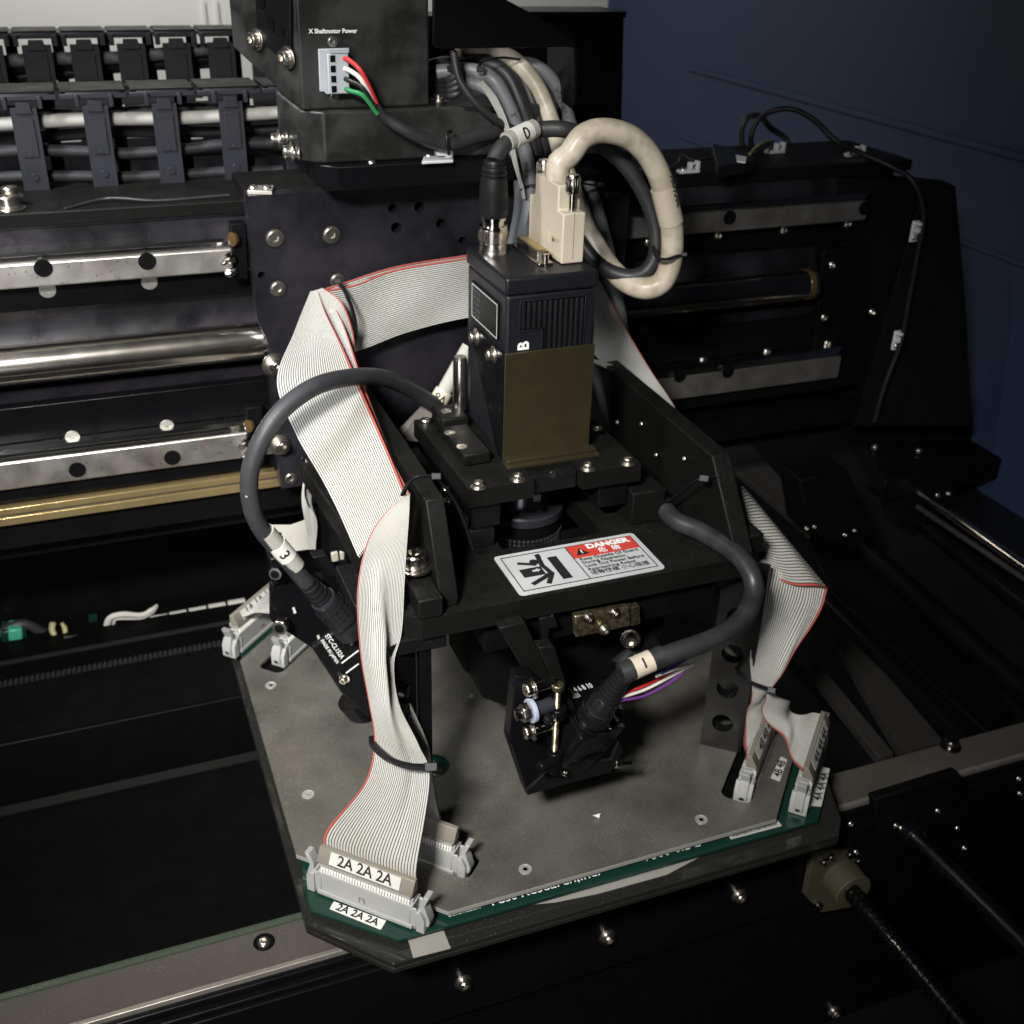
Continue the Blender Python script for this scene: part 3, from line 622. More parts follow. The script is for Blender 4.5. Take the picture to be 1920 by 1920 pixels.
bundle('grey cable just right of the beige one in the bundle', [(950, 128, 8.6), (990, 142, 8.5), (1030, 190, 8.45), (1052, 250, 8.4), (1075, 320, 8.38), (1100, 400, 8.35), (1130, 500, 8.35), (1148, 600, 8.35)], 0.05, 'grey_cable')
bundle('thin black cable hanging over the sleeved motor cable', [(850, 95, 8.2), (862, 150, 8.15), (895, 195, 8.1), (930, 225, 8.1), (960, 240, 8.12), (1000, 260, 8.2)], 0.026, 'rubber_black')
for i in range(4):
    simplecable('coiled_cable', ('topmost', 'second', 'third', 'lowest')[i] + ' turn of black cable coiled beside the power box', [U(806 - 8, 120 + 16 * i, y=8.7), U(840, 112 + 17 * i, y=8.45), U(862, 128 + 14 * i, y=8.3), U(845, 150 + 10 * i, y=8.32), U(800, 152 + 8 * i, y=8.7)], 0.026, 'rubber_black', 'cable', 'black cables coiled beside the power box')
bundle('left-most grey cable of the bundle beside the flat white one', [(830, 150, 8.5), (890, 158, 8.35), (928, 180, 8.25), (950, 235, 8.2), (968, 300, 8.18), (975, 380, 8.15), (960, 470, 8.1)], 0.048, 'grey_cable')
simplecable('bundle_cable', 'thin grey cable low under the camera on the right', [U(1060, 560, y=8.2), U(1110, 680, y=8.1), U(1140, 770, y=7.9), U(1165, 840, y=7.7), U(1185, 900, y=7.5)], 0.055, 'rubber_grey')

# ================================================================ HEAD FRAME (danger plate, gussets, columns)
ZD = 1.9
head = empty('head_frame', (2.93, 7.0, ZD), 'black head frame: dusty plate carrying the danger sticker, two gussets and hole-punched columns', 'machine frame')
xl_, xr_ = 1.50, 4.27
pl = [(1.72, 5.80), (4.16, 5.80), (4.24, 5.90), (4.24, 8.48), (1.52, 8.48), (1.52, 5.99)]
FRZ = lambda z: Matrix.Translation((0, 0, z))
obj('cross_plate', holed(pl, [rrect(2.53, 3.32, 6.46, 7.75, 0.03, 2)], FRZ(ZD), 0.16), 'black_dusty', head)
pl2 = [(1.42, 5.68), (1.72, 5.58), (4.1, 5.66), (4.36, 5.9), (4.36, 8.4), (1.42, 8.4)]
def gusset(xa, xb, ft):
    pr = [(8.48, ZD + 0.002), (8.48, 2.60), (6.18, 2.56), (ft, 1.98), (ft, ZD + 0.002)]
    return prism([(xa, a, b) for a, b in pr], (xb - xa, 0, 0))
obj('gusset', gusset(1.87, 2.0, 5.88), 'black_dusty', head, bevel=0.012)
obj('gusset', gusset(4.01, 4.16, 5.72), 'black_dusty', head, bevel=0.012)
# foot blocks beside the gussets
obj('foot_block', box(1.70, 1.865, 5.79, 6.35, ZD + 0.002, 2.05), 'black_dusty', head, bevel=0.012)
obj('foot_block', box(4.17, 4.30, 5.82, 6.4, ZD + 0.002, 2.06), 'black_dusty', head, bevel=0.012)
obj('base_pad', box(1.40, 1.90, 5.83, 6.9, 1.62, 1.738), 'black_anodised', head, bevel=0.012)
screw(head, U(777, 1062, z=2.10) , 0.085, (0, 0, 1), 'capw', 'nickel')
# gusset screws
for px, py in ((772, 862), (788, 890), (835, 922), (838, 945)): screw(head, U(px, py, z=2.16), 0.035, (0, 0, 1), 'cap', 'screw_steel')
for px, py in ((1202, 795), (1283, 860), (1230, 853), (1158, 792)): screw(head, U(px, py, x=4.0), 0.022, (-1, 0, 0), 'button')
# columns: diagonal plates with round holes
def column(p0, p1, z0, z1, th, zs_, r, flip=1):
    p0 = Vector((*p0, 0)); p1 = Vector((*p1, 0)); d = (p1 - p0); Ld = d.length; d.normalize()
    fr = Matrix((d, Vector((0, 0, 1)), d.cross(Vector((0, 0, 1))))).transposed().to_4x4(); fr.translation = p0
    return holed([(0, z0), (Ld, z0), (Ld, z1), (0, z1)], [circ(Ld * 0.47, z, r, 20) for z in zs_], fr, th)
c2 = column((4.13, 6.024), (4.383, 5.811), 0.0, 1.735, 0.1, (0.26, 0.60, 0.94, 1.28), 0.085)
obj('column', c2, 'black_anodised', head)
def colz(px, py): return U(px, py, y=5.92).z
obj('column', column((1.50, 5.78), (1.72, 5.95), 0.0, 1.735, 0.1, (0.30, 0.62, 0.94, 1.28), 0.075), 'black_anodised', head)
obj('column', box(1.72, 1.80, 5.85, 5.95, 0, 1.735), 'black_clean', head, bevel=0.006)
obj('column', column((4.30, 8.0), (4.13, 8.2), 0.0, 1.735, 0.1, (0.3, 0.64, 0.98), 0.085), 'black_anodised', head)
obj('column', column((1.55, 8.2), (1.72, 8.0), 0.0, 1.735, 0.1, (0.3, 0.64, 0.98), 0.085), 'black_anodised', head)
# brass stop plate under the front edge
yb_ = 5.86
bp = obj('stop_plate', PY([(1078, 1156), (1180, 1138), (1182, 1174), (1080, 1196)], yb_ - 0.12, 0.06), 'brass_plate', head, bevel=0.008)
obj('stop_plate', PY([(1180, 1140), (1200, 1137), (1201, 1170), (1182, 1175)], yb_ - 0.08, 0.06), 'brass_plate', head, bevel=0.006)
for px, py in ((1103, 1158), (1152, 1148)): screw(head, U(px, py, y=yb_ - 0.13), 0.026, (0, -1, 0), 'capw', 'nickel')
screw(head, U(1133, 1180, y=yb_ - 0.13), 0.028, (0, -1, 0), 'capw', 'screw_steel')
obj('under_block', box(2.2, 4.0, 5.9, 6.4, 1.45, 1.735), 'black_dark', head, bevel=0.01)
# ---- danger sticker
stk = empty('danger_sticker', (2.426, 5.85, ZD + 0.003), 'white and red DANGER sticker with crushed-figure pictogram on the dusty black plate', 'warning sticker')
L0 = Matrix.Translation((2.426, 5.845, 0)) @ Matrix.Rotation(0.0, 4, 'Z')
SW, SH = 1.105, 0.535
def flat2(poly, z, th=0.003): return prism([(2.426 + a, 5.845 + b, ZD + z) for a, b in poly], (0, 0, -th))
obj('backing', flat2(rrect(0, SW, 0, SH, 0.035, 5), 0.006, 0.005), 'sticker_white', stk)
lw = 0.006
bx = lambda a, b, c, d: [(a, c), (b, c), (b, d), (a, d)]
mg = 0.04
out = [bx(mg, SW - mg, mg, mg + lw), bx(mg, SW - mg, SH - mg - lw, SH - mg), bx(mg, mg + lw, mg, SH - mg), bx(SW - mg - lw, SW - mg, mg, SH - mg), bx(0.535, 0.535 + lw, mg, SH - mg)]
obj('outline', join(*[flat2(q, 0.010) for q in out]), 'ink_black', stk)
obj('red_panel', flat2(bx(0.541, SW - mg - lw, 0.325, SH - mg - lw), 0.009), 'sticker_red', stk)
# pictogram
def bar(x0_, y0_, x1_, y1_, w_):
    d = Vector((x1_ - x0_, y1_ - y0_)); d.normalize(); n = Vector((-d.y, d.x)) * w_ / 2
    p = [(x0_ + n.x, y0_ + n.y), (x0_ - n.x, y0_ - n.y), (x1_ - n.x, y1_ - n.y), (x1_ + n.x, y1_ + n.y)]; return p
pic = [bx(0.36, 0.43, 0.10, 0.40), bx(0.11, 0.27, 0.20, 0.305), bar(0.30, 0.42, 0.285, 0.30, 0.035), bar(0.285, 0.33, 0.31, 0.19, 0.035), bar(0.25, 0.335, 0.13, 0.39, 0.028),
       bar(0.31, 0.20, 0.25, 0.165, 0.034), bar(0.255, 0.165, 0.13, 0.10, 0.034), bar(0.315, 0.20, 0.24, 0.075, 0.034), bar(0.30, 0.41, 0.30, 0.455, 0.035), bar(0.30, 0.445, 0.32, 0.445, 0.03)]
obj('pictogram', join(*[flat2(q, 0.010 + 0.0006 * i) for i, q in enumerate(pic)], flat2(circ(0.245, 0.365, 0.032, 16), 0.0175)), 'ink_black', stk)
obj('arrow', join(flat2([(0.19, 0.243), (0.225, 0.243), (0.225, 0.232), (0.25, 0.2525), (0.225, 0.273), (0.225, 0.262), (0.19, 0.262)], 0.0185)), 'sticker_white', stk)
obj('warning_triangle', flat2([(0.575, 0.355), (0.675, 0.355), (0.625, 0.445)], 0.013), 'ink_black', stk)
T_ = lambda a, b, z=0.0155: Matrix.Translation((2.426 + a, 5.845 + b, ZD + z))
text('!', T_(0.617, 0.385, 0.0165), 0.06, 'ink_white', stk, 0.002)
text('DANGER', T_(0.685, 0.437), 0.083, 'ink_white', stk, 0.0045, sp=1.0)
text('危  險', T_(0.745, 0.362), 0.070, 'ink_white', stk, 0.001)
for i, s in enumerate(('Keep Outside Of Guard', 'During Operation', 'Lock Out Power Before', 'Approaching Robot')):
    text(s, T_(0.565, 0.292 - 0.047 * i), 0.047, 'ink_black', stk, 0.0007)
text('活動機構 小心碰撞', T_(0.565, 0.098), 0.055, 'ink_black', stk, 0.0004)

# ================================================================ CAMERA MOUNT
ZM = 2.4
mnt = empty('camera_mount', (2.95, 7.1, ZD), 'dusty black stepped mount screwed on the head frame under the top camera', 'camera mount')
top = [(2.29, 6.51), (2.78, 6.51), (2.78, 6.70), (3.16, 6.70), (3.16, 6.51), (3.63, 6.51), (3.63, 7.78), (2.27, 7.78)]
obj('top_plate', holed(top, [circ(2.42, 7.50, 0.045, 14), circ(3.50, 7.3, 0.04, 14)], FRZ(ZM), 0.14), 'black_dusty', mnt)
obj('notch_block', box(2.79, 3.15, 6.60, 6.70, 2.24, 2.375), 'black_anodised', mnt, bevel=0.006)
screw(mnt, U(1037, 889, y=6.60), 0.028, (0, -1, 0), 'flat', 'screw_dark')
obj('riser', box(2.33, 2.55, 6.56, 7.7, 2.05, 2.258), 'black_clean', mnt, bevel=0.01)
obj('riser', box(2.31, 2.50, 6.54, 7.7, ZD + 0.002, 2.048), 'black_anodised', mnt, bevel=0.01)
obj('riser', box(3.32, 3.56, 6.56, 7.7, 2.05, 2.258), 'black_clean', mnt, bevel=0.01)
obj('ledge', box(2.02, 2.31, 6.56, 7.8, 2.06, 2.15), 'black_dusty', mnt, bevel=0.01)
obj('ledge', box(2.10, 2.31, 6.58, 7.7, ZD + 0.002, 2.058), 'black_anodised', mnt, bevel=0.01)
obj('ledge', box(3.57, 3.84, 6.48, 7.8, ZD + 0.002, 2.17), 'black_dusty', mnt, bevel=0.01)
obj('clamp_block', box(2.37, 2.58, 6.86, 7.38, ZM + 0.002, 2.50), 'black_dusty', mnt, bevel=0.018)
obj('clamp_block', box(2.40, 2.62, 7.46, 7.74, ZM + 0.002, 2.52), 'black_dusty', mnt, bevel=0.018)
obj('clamp_block', box(3.40, 3.52, 7.1, 7.4, ZM + 0.002, 2.50), 'black_dusty', mnt, bevel=0.018)
for px, py, z in ((843, 812, 2.5), (866, 838, 2.5), (836, 771, 2.52), (1119, 803, 2.5)): screw(mnt, U(px, py, z=z), 0.042, (0, 0, 1), 'flat', 'screw_steel')
for px, py, z, k in ((798, 786, 2.44, 'cap'), (897, 904, 2.44, 'capw'), (971, 890, 2.44, 'capw'), (1103, 870, 2.44, 'capw'), (1178, 860, 2.44, 'capw')):
    p = U(px, py, z=z); p.z = ZM; screw(mnt, p, 0.036 if k == 'capw' else 0.042, (0, 0, 1), k)
pin = obj('guide_pin', lathe([(0.055, 0), (0.055, 0.40), (0.045, 0.43)], 24, (2.60, 7.62, 2.52)), 'steel_rod', mnt)
# ================================================================ TOP CAMERA
CX0, CX1, CY0, CY1 = 2.663, 3.355, 6.850, 7.672
CZ0, CZT = 2.44, 3.775
cm = empty('inspection_camera', (3.0, 7.26, ZM), 'upright black industrial camera with finned sides, letter B and two plugs on top', 'industrial camera')
Zs = U(948, 662, y=CY0).z
obj('body', box(CX0 + 0.012, CX1 - 0.012, CY0 + 0.012, CY1, CZ0, CZT - 0.13), 'camera_body', cm, bevel=0.02, seg=3)
obj('cap', box(CX0, CX1, CY0, CY1 + 0.01, CZT - 0.125, CZT), 'camera_body', cm, bevel=0.022, seg=3)
# vents: recessed dark window with fins (front and left)
fz1 = U(1050, 560, y=CY0).z; fz0 = Zs - 0.1; fzs = U(985, 620, y=CY0).z
fx0 = U(977, 600, y=CY0).x; fx1 = U(1096, 600, y=CY0).x; fxs = U(1018, 640, y=CY0).x
yv = CY0 + 0.012
obj('vent_frame', join(box(fx0 - 0.008, fx1 + 0.008, yv - 0.009, yv, fz1, fz1 + 0.010), box(fx1, fx1 + 0.010, yv - 0.009, yv, fz0, fz1), box(fx0 - 0.010, fx0, yv - 0.009, yv, fzs, fz1), box(fx0 - 0.008, fxs, yv - 0.009, yv, fzs - 0.01, fzs), box(fxs - 0.010, fxs, yv - 0.009, yv, fz0, fzs)), 'camera_body', cm, bevel=0.003)
obj('vent_recess', join(box(fx0, fx1, yv - 0.001, yv + 0.004, fzs, fz1), box(fxs, fx1, yv - 0.0015, yv + 0.0035, fz0, fzs)), 'black_dark', cm)
nf = 12; sp_ = (fx1 - fx0) / nf
for i in range(nf):
    xa_ = fx0 + sp_ * (i + 0.22); lo = fz0 if xa_ > fxs else fzs + 0.008
    obj('fin', box(xa_, xa_ + sp_ * 0.52, yv - 0.010, yv + 0.002, lo, fz1 - 0.008), 'camera_body', cm, bevel=0.003)
xv = CX0 + 0.012
lz1 = U(900, 600, x=CX0).z
ny = 16
for i in range(ny):
    ya = CY0 + 0.10 + 0.64 * i / ny
    obj('side_fin', box(xv - 0.010, xv + 0.002, ya, ya + 0.022, CZ0 + 0.1, 3.30), 'camera_body', cm)
obj('rating_plate', prism([(CX0 - 0.002, CY0 + 0.14, 3.28), (CX0 - 0.002, CY0 + 0.70, 3.28), (CX0 - 0.002, CY0 + 0.70, 3.56), (CX0 - 0.002, CY0 + 0.14, 3.56)], (0.013, 0, 0)), 'black_clean', cm, bevel=0.004)
rp = obj('plate_border', join(box(CX0 - 0.004, CX0 - 0.002, CY0 + 0.155, CY0 + 0.685, 3.295, 3.301), box(CX0 - 0.004, CX0 - 0.002, CY0 + 0.155, CY0 + 0.685, 3.539, 3.545), box(CX0 - 0.004, CX0 - 0.002, CY0 + 0.155, CY0 + 0.161, 3.301, 3.539), box(CX0 - 0.004, CX0 - 0.002, CY0 + 0.679, CY0 + 0.685, 3.301, 3.539)), 'label_grey', cm)
for i in range(5):
    text(('iiiilliilililiili', 'lilliilililiiil', 'iliilllillilil', 'liliiiiillilill', 'illliliiiliil')[i], basis((CX0 - 0.0045, CY0 + 0.66, 3.505 - 0.044 * i), (0, -1, 0), (0, 0, 1)), 0.026, 'grey_cable', cm, sp=1.35, name='fine_print')
text('B', basis(U(982, 657, y=CY0 + 0.001), (0, 0, 1), (-1, 0, 0)), 0.115, 'ink_white', cm, 0.004)
# tab details on upper front
screw(cm, U(1041, 541, y=CY0 + 0.01), 0.016, (0, -1, 0), 'flat', 'screw_dark')
obj('tab_seam', join(box(U(1030, 550, y=CY0).x, U(1030, 550, y=CY0).x + 0.006, yv - 0.004, yv, fz1 + 0.02, CZT - 0.14), box(U(1052, 550, y=CY0).x, U(1052, 550, y=CY0).x + 0.006, yv - 0.004, yv, fz1 + 0.02, CZT - 0.14), box(U(1078, 550, y=CY0).x, U(1078, 550, y=CY0).x + 0.006, yv - 0.004, yv, fz1 + 0.02, CZT - 0.14)), 'camera_body', cm, bevel=0.002)
# olive L bracket
br = empty('camera_bracket', (3.0, 6.83, ZM), 'olive sheet-metal bracket wrapped round the lower half of the camera', 'bracket')
xa_ = CX0 - 0.006
obj('front_plate', box(xa_, CX1 - 0.01, CY0 - 0.026, CY0 - 0.002, ZM + 0.03, Zs), 'bracket_olive', br, bevel=0.004)
obj('side_plate', prism([(xa_ - 0.012, CY0 - 0.02, Zs), (xa_ - 0.012, CY0 + 0.62, Zs), (xa_ - 0.012, CY0 + 0.62, Zs - 0.12), (xa_ - 0.012, CY0 + 0.06, ZM + 0.04), (xa_ - 0.012, CY0 - 0.02, ZM + 0.04)], (0.014, 0, 0)), 'black_clean', br, bevel=0.003)
obj('foot_flange', join(box(CX0 - 0.01, CX1 + 0.03, CY0 - 0.14, CY0 - 0.024, ZM + 0.002, ZM + 0.03), box(CX0, CX1 + 0.02, CY0 - 0.10, CY0 - 0.024, ZM + 0.03, ZM + 0.055)), 'bracket_olive', br, bevel=0.004)
for px, py in ((884, 632), (916, 665)):
    screw(br, U(px + 10, py, x=CX0 - 0.02), 0.042, (-1, 0, 0), 'capw')
# lens
ln = empty('lens', (2.96, 6.95, ZD), 'black lens barrel with satin ring below the camera mount', 'lens')
lc = (2.965, 7.16)
obj('barrel', lathe([(0.31, 0.9), (0.31, 1.785)], 48, (*lc, 0)), 'black_clean', ln)
obj('satin_ring', lathe([(0.30, 1.79), (0.318, 1.80), (0.318, 1.86), (0.305, 1.875), (0.28, 1.87), (0.24, 1.885), (0.21, 1.93), (0.20, 2.24)], 48, (*lc, 0)), 'lens_coat', ln)
kn = []
for r_ in range(5):
    for i in range(56):
        a = 2 * math.pi * i / 56; c = Vector((lc[0] + 0.31 * math.cos(a), lc[1] + 0.31 * math.sin(a), 1.53 + 0.035 * r_))
        fm = Matrix.Translation(c) @ Matrix.Rotation(a, 4, 'Z'); kn.append(xf(box(-0.004, 0.006, -0.011, 0.011, 0, 0.02), fm))
obj('grip_knurl', join(*kn), 'rubber_grey', ln, kind='stuff')
text('||||', basis((lc[0] + 0.0, lc[1] - 0.208, 2.0), (1, 0, 0), (0, 0, 1)), 0.06, 'ink_white', ln)

# ================================================================ PLUGS ON THE CAMERA
p0 = U(924, 473, z=CZT); p0.z = CZT
plg = empty('round_plug', p0, 'round plug of knurled nickel and ribbed black rubber standing on the camera, cable marked 0', 'plug')
H_ = lambda py: U(924, py, y=p0.y).z
PS = Matrix.Translation(p0) @ Matrix.Scale(0.78, 4) @ Matrix.Translation(-p0)
_o = obj
def obj(n_, g_, *a_, **k_): return _o(n_, xf(g_, PS), *a_, **k_)
obj('socket', lathe([(0.135, 0), (0.135, 0.012), (0.13, 0.02), (0.13, 0.10), (0.125, 0.105)], 40, p0), 'nickel', plg)
kr = [(0.130, 0.105)]; k = 0.105
nk = lathe([(0.128, 0.105), (0.132, 0.11), (0.132, 0.22), (0.128, 0.225)], 48, p0); obj('knurled_collar', nk, 'nickel', plg)
kk = []
for i in range(48):
    a = 2 * math.pi * i / 48
    for j in range(4):
        kk.append(xf(box(-0.003, 0.006, -0.006, 0.006, 0.118 + 0.025 * j, 0.136 + 0.025 * j), Matrix.Translation(p0) @ Matrix.Rotation(a, 4, 'Z') @ Matrix.Translation((0.131, 0, 0))))
obj('knurl', join(*kk), 'nickel', plg, kind='stuff')
obj('neck', lathe([(0.125, 0.225), (0.13, 0.23), (0.13, 0.25), (0.10, 0.255), (0.10, 0.30), (0.115, 0.302), (0.115, 0.33)], 40, p0), 'steel_bright', plg)
pr = [(0.118, 0.33), (0.128, 0.345)]; h = 0.345
pr += [(0.128, 0.40)]
for i in range(5): pr += [(0.134, 0.405 + 0.022 * i), (0.134, 0.415 + 0.022 * i), (0.127, 0.418 + 0.022 * i), (0.127, 0.424 + 0.022 * i)]
pr += [(0.130, 0.53), (0.127, 0.62), (0.118, 0.68), (0.100, 0.69), (0.095, 0.70), (0.118, 0.705), (0.118, 0.725), (0.095, 0.73), (0.095, 0.745), (0.112, 0.75), (0.108, 0.775), (0.088, 0.78), (0.085, 0.80), (0.098, 0.805), (0.09, 0.83), (0.06, 0.835)]
obj('rubber_boot', lathe(pr, 40, p0), 'black_plastic', plg)
obj = _o
def mark(parent, p, ax, r, ln_, s, size, turn, facing=None, mt='label_white', tm='ink_black', bold=0.002):
    ax = Vector(ax).normalized(); p = Vector(p)
    obj('marker_sleeve', lathe([(r, -ln_ / 2), (r, ln_ / 2)], 28, p, ax), mt, parent)
    wraptext(s, p, ax, facing or tocam(p), r, size, tm, parent, bold, turn)
zt0 = p0.z + 0.64
pt = Vector((p0.x, p0.y, zt0))
c0 = [pt, U(929, 296, y=p0.y + 0.01), U(942, 276, y=p0.y + 0.03), U(960, 262, y=p0.y + 0.06), U(985, 248, y=p0.y + 0.12), U(1010, 243, y=p0.y + 0.2), U(1060, 243, y=7.6), U(1110, 262, y=7.65), U(1160, 298, y=7.65), U(1200, 350, y=7.6), U(1225, 410, y=7.55), U(1230, 470, y=7.5), U(1212, 508, y=7.5), U(1175, 518, y=7.55), U(1130, 500, y=7.7), U(1095, 460, y=7.9), U(1060, 400, y=8.1), U(1030, 330, y=8.2)]
cc = empty('camera_cable', pt, 'black cable with white marker 0 looping from the round plug beside the beige loop', 'cable')
obj('jacket', tube(c0, 0.058, 18, 160), 'rubber_black', cc)
mp = U(976, 253, y=p0.y + 0.09); ax_ = (U(1000, 242, y=p0.y + 0.15) - U(950, 266, y=p0.y + 0.04))
obj('clear_sleeve', lathe([(0.066, -0.14), (0.066, 0.14)], 24, mp, ax_), 'shrink_clear', cc)
mark(cc, mp, ax_, 0.069, 0.17, '0', 0.12, False)
# beige connector
q0 = U(1085, 497, z=CZT); 
bx_l = U(1060, 495, z=CZT).x; bx_r = U(1092, 490, z=CZT).x
bc = empty('beige_connector', (3.25, 7.2, CZT), 'beige camera data connector with two knurled thumbscrews on top of the camera', 'connector')
yA = U(1052, 497, z=CZT).y
X0, X1 = U(1052, 497, z=CZT).x, U(1096, 495, z=CZT).x
ybk = yA + 0.62
def bz(py, px=1075): return U(px, py, y=yA).z
zA = bz(400); zB = bz(350)
prof = [(yA, CZT + 0.004), (yA, zA), (yA + 0.10, zA), (yA + 0.10, zA + 0.17), (yA + 0.52, zA + 0.17), (yA + 0.52, zA), (ybk, zA), (ybk, CZT + 0.004)]
bo = obj('shell', prism([(X0, a, b) for a, b in prof], (X1 - X0, 0, 0)), 'beige_shell', bc, bevel=0.012, seg=3)
obj('shell_seam', box((X0 + X1) / 2 - 0.002, (X0 + X1) / 2 + 0.002, yA - 0.002, yA, CZT + 0.03, zA), 'idc_dark', bc)
obj('embossed_logo', join(*[prism([(X0 - 0.004, yA + a, CZT + 0.08 + b) for a, b in q], (0.005, 0, 0)) for q in (rrect(0.24, 0.256, 0.0, 0.10, 0.006, 2), )]), 'beige_shell', bc)
text('3M', basis((X0 - 0.003, yA + 0.05, CZT + 0.13), (0, 1, 0), (0, 0, -1)), 0.11, 'beige_cable', bc, 0.003)
for yy in (yA + 0.055, yA + 0.57):
    c = Vector(((X0 + X1) / 2, yy, zA))
    s = obj('thumbscrew', lathe([(0.022, 0), (0.022, 0.12), (0.042, 0.125), (0.048, 0.135), (0.048, 0.235), (0.040, 0.25)], 24, c), 'nickel', bc)
    kk = []
    for i in range(16):
        a = 2 * math.pi * i / 16
        kk.append(xf(box(-0.003, 0.005, -0.005, 0.005, 0.14, 0.23), Matrix.Translation(c) @ Matrix.Rotation(a, 4, 'Z') @ Matrix.Translation((0.048, 0, 0))))
    obj('knurl', join(*kk), 'nickel', s, kind='stuff')
st = Vector(((X0 + X1) / 2, yA + 0.31, zA + 0.15))
yq = st.y
w0 = [st, Vector((st.x, st.y, st.z + 0.12)), U(1068, 290, y=yq), U(1094, 256, y=yq), U(1135, 245, y=yq), U(1185, 260, y=yq), U(1222, 300, y=yq), U(1247, 360, y=yq), U(1260, 430, y=yq), U(1258, 490, y=yq + 0.02), U(1240, 530, y=yq + 0.04), U(1205, 540, y=yq + 0.1), U(1165, 522, y=7.6), U(1130, 480, y=7.8), U(1098, 420, y=8.0), U(1072, 350, y=8.1), U(1052, 290, y=8.15), U(1035, 230, y=8.2), U(1008, 165, y=8.3), U(970, 118, y=8.4), U(925, 98, y=8.5), U(860, 92, y=8.7)]
wc = empty('beige_cable', st, 'thick beige cable looping high from the beige connector and back into the bundle', 'cable')
obj('jacket', tube(w0, lambda t: 0.086 - 0.022 * max(0, min(1, (t - 0.45) / 0.3)), 22, 220), 'beige_cable', wc)
mp = U(1251, 385, y=yq); ax_ = U(1262, 430, y=yq) - U(1240, 340, y=yq)
obj('marker_sleeve', lathe([(0.093, -0.14), (0.093, 0.14)], 28, mp, ax_), 'beige_shell', wc)
wraptext('100128F', U(1258, 350, y=yq), ax_, tocam(mp) + Vector((0.35, 0, 0.1)), 0.093, 0.075, 'ink_black', wc, 0.0005)
# small empty socket between plugs
ms = empty('open_socket', U(1000, 483, z=CZT), 'small open metal socket between the round plug and the beige connector', 'socket')
xs = U(998, 480, z=CZT).x; ys = U(998, 480, z=CZT).y
obj('shell', join(box(xs - 0.045, xs + 0.045, ys - 0.20, ys + 0.20, CZT, CZT + 0.09), box(xs - 0.055, xs + 0.055, ys - 0.26, ys + 0.26, CZT, CZT + 0.02)), 'nickel', ms, bevel=0.006)
obj('contacts', box(xs - 0.03, xs + 0.03, ys - 0.18, ys + 0.18, CZT + 0.088, CZT + 0.095), 'gold_strip', ms)
obj('jack_post', join(lathe([(0.022, 0), (0.022, 0.08)], 12, (xs, ys - 0.24, CZT)), lathe([(0.022, 0), (0.022, 0.08)], 12, (xs, ys + 0.24, CZT))), 'steel_bright', ms)

# ================================================================ BASE PLATE STACK
def W2(px, py, z=0.0): p = U(px, py, z=z); return (p.x, p.y)
ch = 0.86
bx0, bx1, by0, by1 = 0.80, 5.06, 5.08, 9.25
octo = [(bx0, by1 - ch), (bx0, by0 + ch), (bx0 + ch, by0), (bx1 - ch + 0.05, by0), (bx1, by0 + ch), (bx1, by1 - ch), (bx1 - ch, by1), (bx0 + ch, by1)]
octo = [(x, y) for x, y in octo]
lb = empty('light_plate', (2.93, 7.1, 0), 'dusty grey octagonal plate with slots, green circuit board and clear acrylic below it', 'plate')
def slot(cx, cy, L_, W_, ang):
    r = W_ / 2 * 0.999; o = rrect(-L_ / 2, L_ / 2, -W_ / 2, W_ / 2, r * 0.55, 5); c, s = math.cos(ang), math.sin(ang)
    return [(cx + a * c - b * s, cy + a * s + b * c) for a, b in o]
sl_ = [slot(1.56, 5.78, 1.13, 0.24, -math.pi / 4), slot(4.46, 5.76, 1.13, 0.24, math.pi / 4), slot(1.40, 8.55, 1.1, 0.24, math.pi / 4), slot(4.44, 8.55, 1.1, 0.24, -math.pi / 4), circ(2.15, 6.55, 0.17, 28)]
hp = W2(812, 1312)
sl_[4] = circ(1.98, 6.52, 0.16, 28)
obj('top_sheet', holed(octo[::-1] if False else octo, sl_, FRZ(0), 0.028), 'light_plate', lb)
obj('bright_edge', join(prism([(bx0 + ch, by0 - 0.006, -0.001), (bx1 - ch + 0.05, by0 - 0.006, -0.001), (bx1 - ch + 0.05, by0, -0.001), (bx0 + ch, by0, -0.001)], (0, 0, -0.03)), prism([(bx0 - 0.0, by0 + ch - 0.008, -0.001), (bx0 + ch, by0 - 0.008, -0.001), (bx0 + ch, by0, -0.001), (bx0, by0 + ch, -0.001)], (0, 0, -0.03))), 'plate_edge', lb)
o2 = [W2(447, 1243, -.08), W2(592, 1700, -.08), W2(745, 1757, -.08), W2(900, 1722, -.08)]
e = 0.05
pcb = [(bx0 + 0.03, by1 - 0.45), (bx0 + 0.03, 5.86), (bx0 - 0.0, 5.74), (bx0 + 0.0, 5.47), (1.295, 5.03), (4.60, 5.02), (4.76, 5.20), (5.10, 5.85), (5.10, by1 - 0.4), (4.6, by1 + 0.1), (1.3, by1 + 0.1)]
obj('circuit_board', holed(pcb, [slot(4.44, 8.55, 1.0, 0.16, -math.pi / 4), circ(1.98, 6.52, 0.15, 28)], FRZ(-0.075), 0.025), 'pcb_green', lb)
ac = [(bx0 - 0.05, by1 - 0.40), (bx0 - 0.05, 5.42), (1.22, 4.90), (4.70, 4.88), (4.82, 5.02), (5.14, 5.85), (5.14, by1 - 0.4), (4.7, by1 + 0.15), (1.2, by1 + 0.15)]
obj('acrylic_sheet', prism([(x, y, -0.13) for x, y in ac], (0, 0, -0.045)), 'acrylic_dusty', lb, bevel=0.008)
obj('acrylic_sheet', prism([(x * 1.0 - 0.0, y, -0.18) for x, y in ac], (0, 0, -0.045)), 'acrylic_dusty', lb, bevel=0.008)
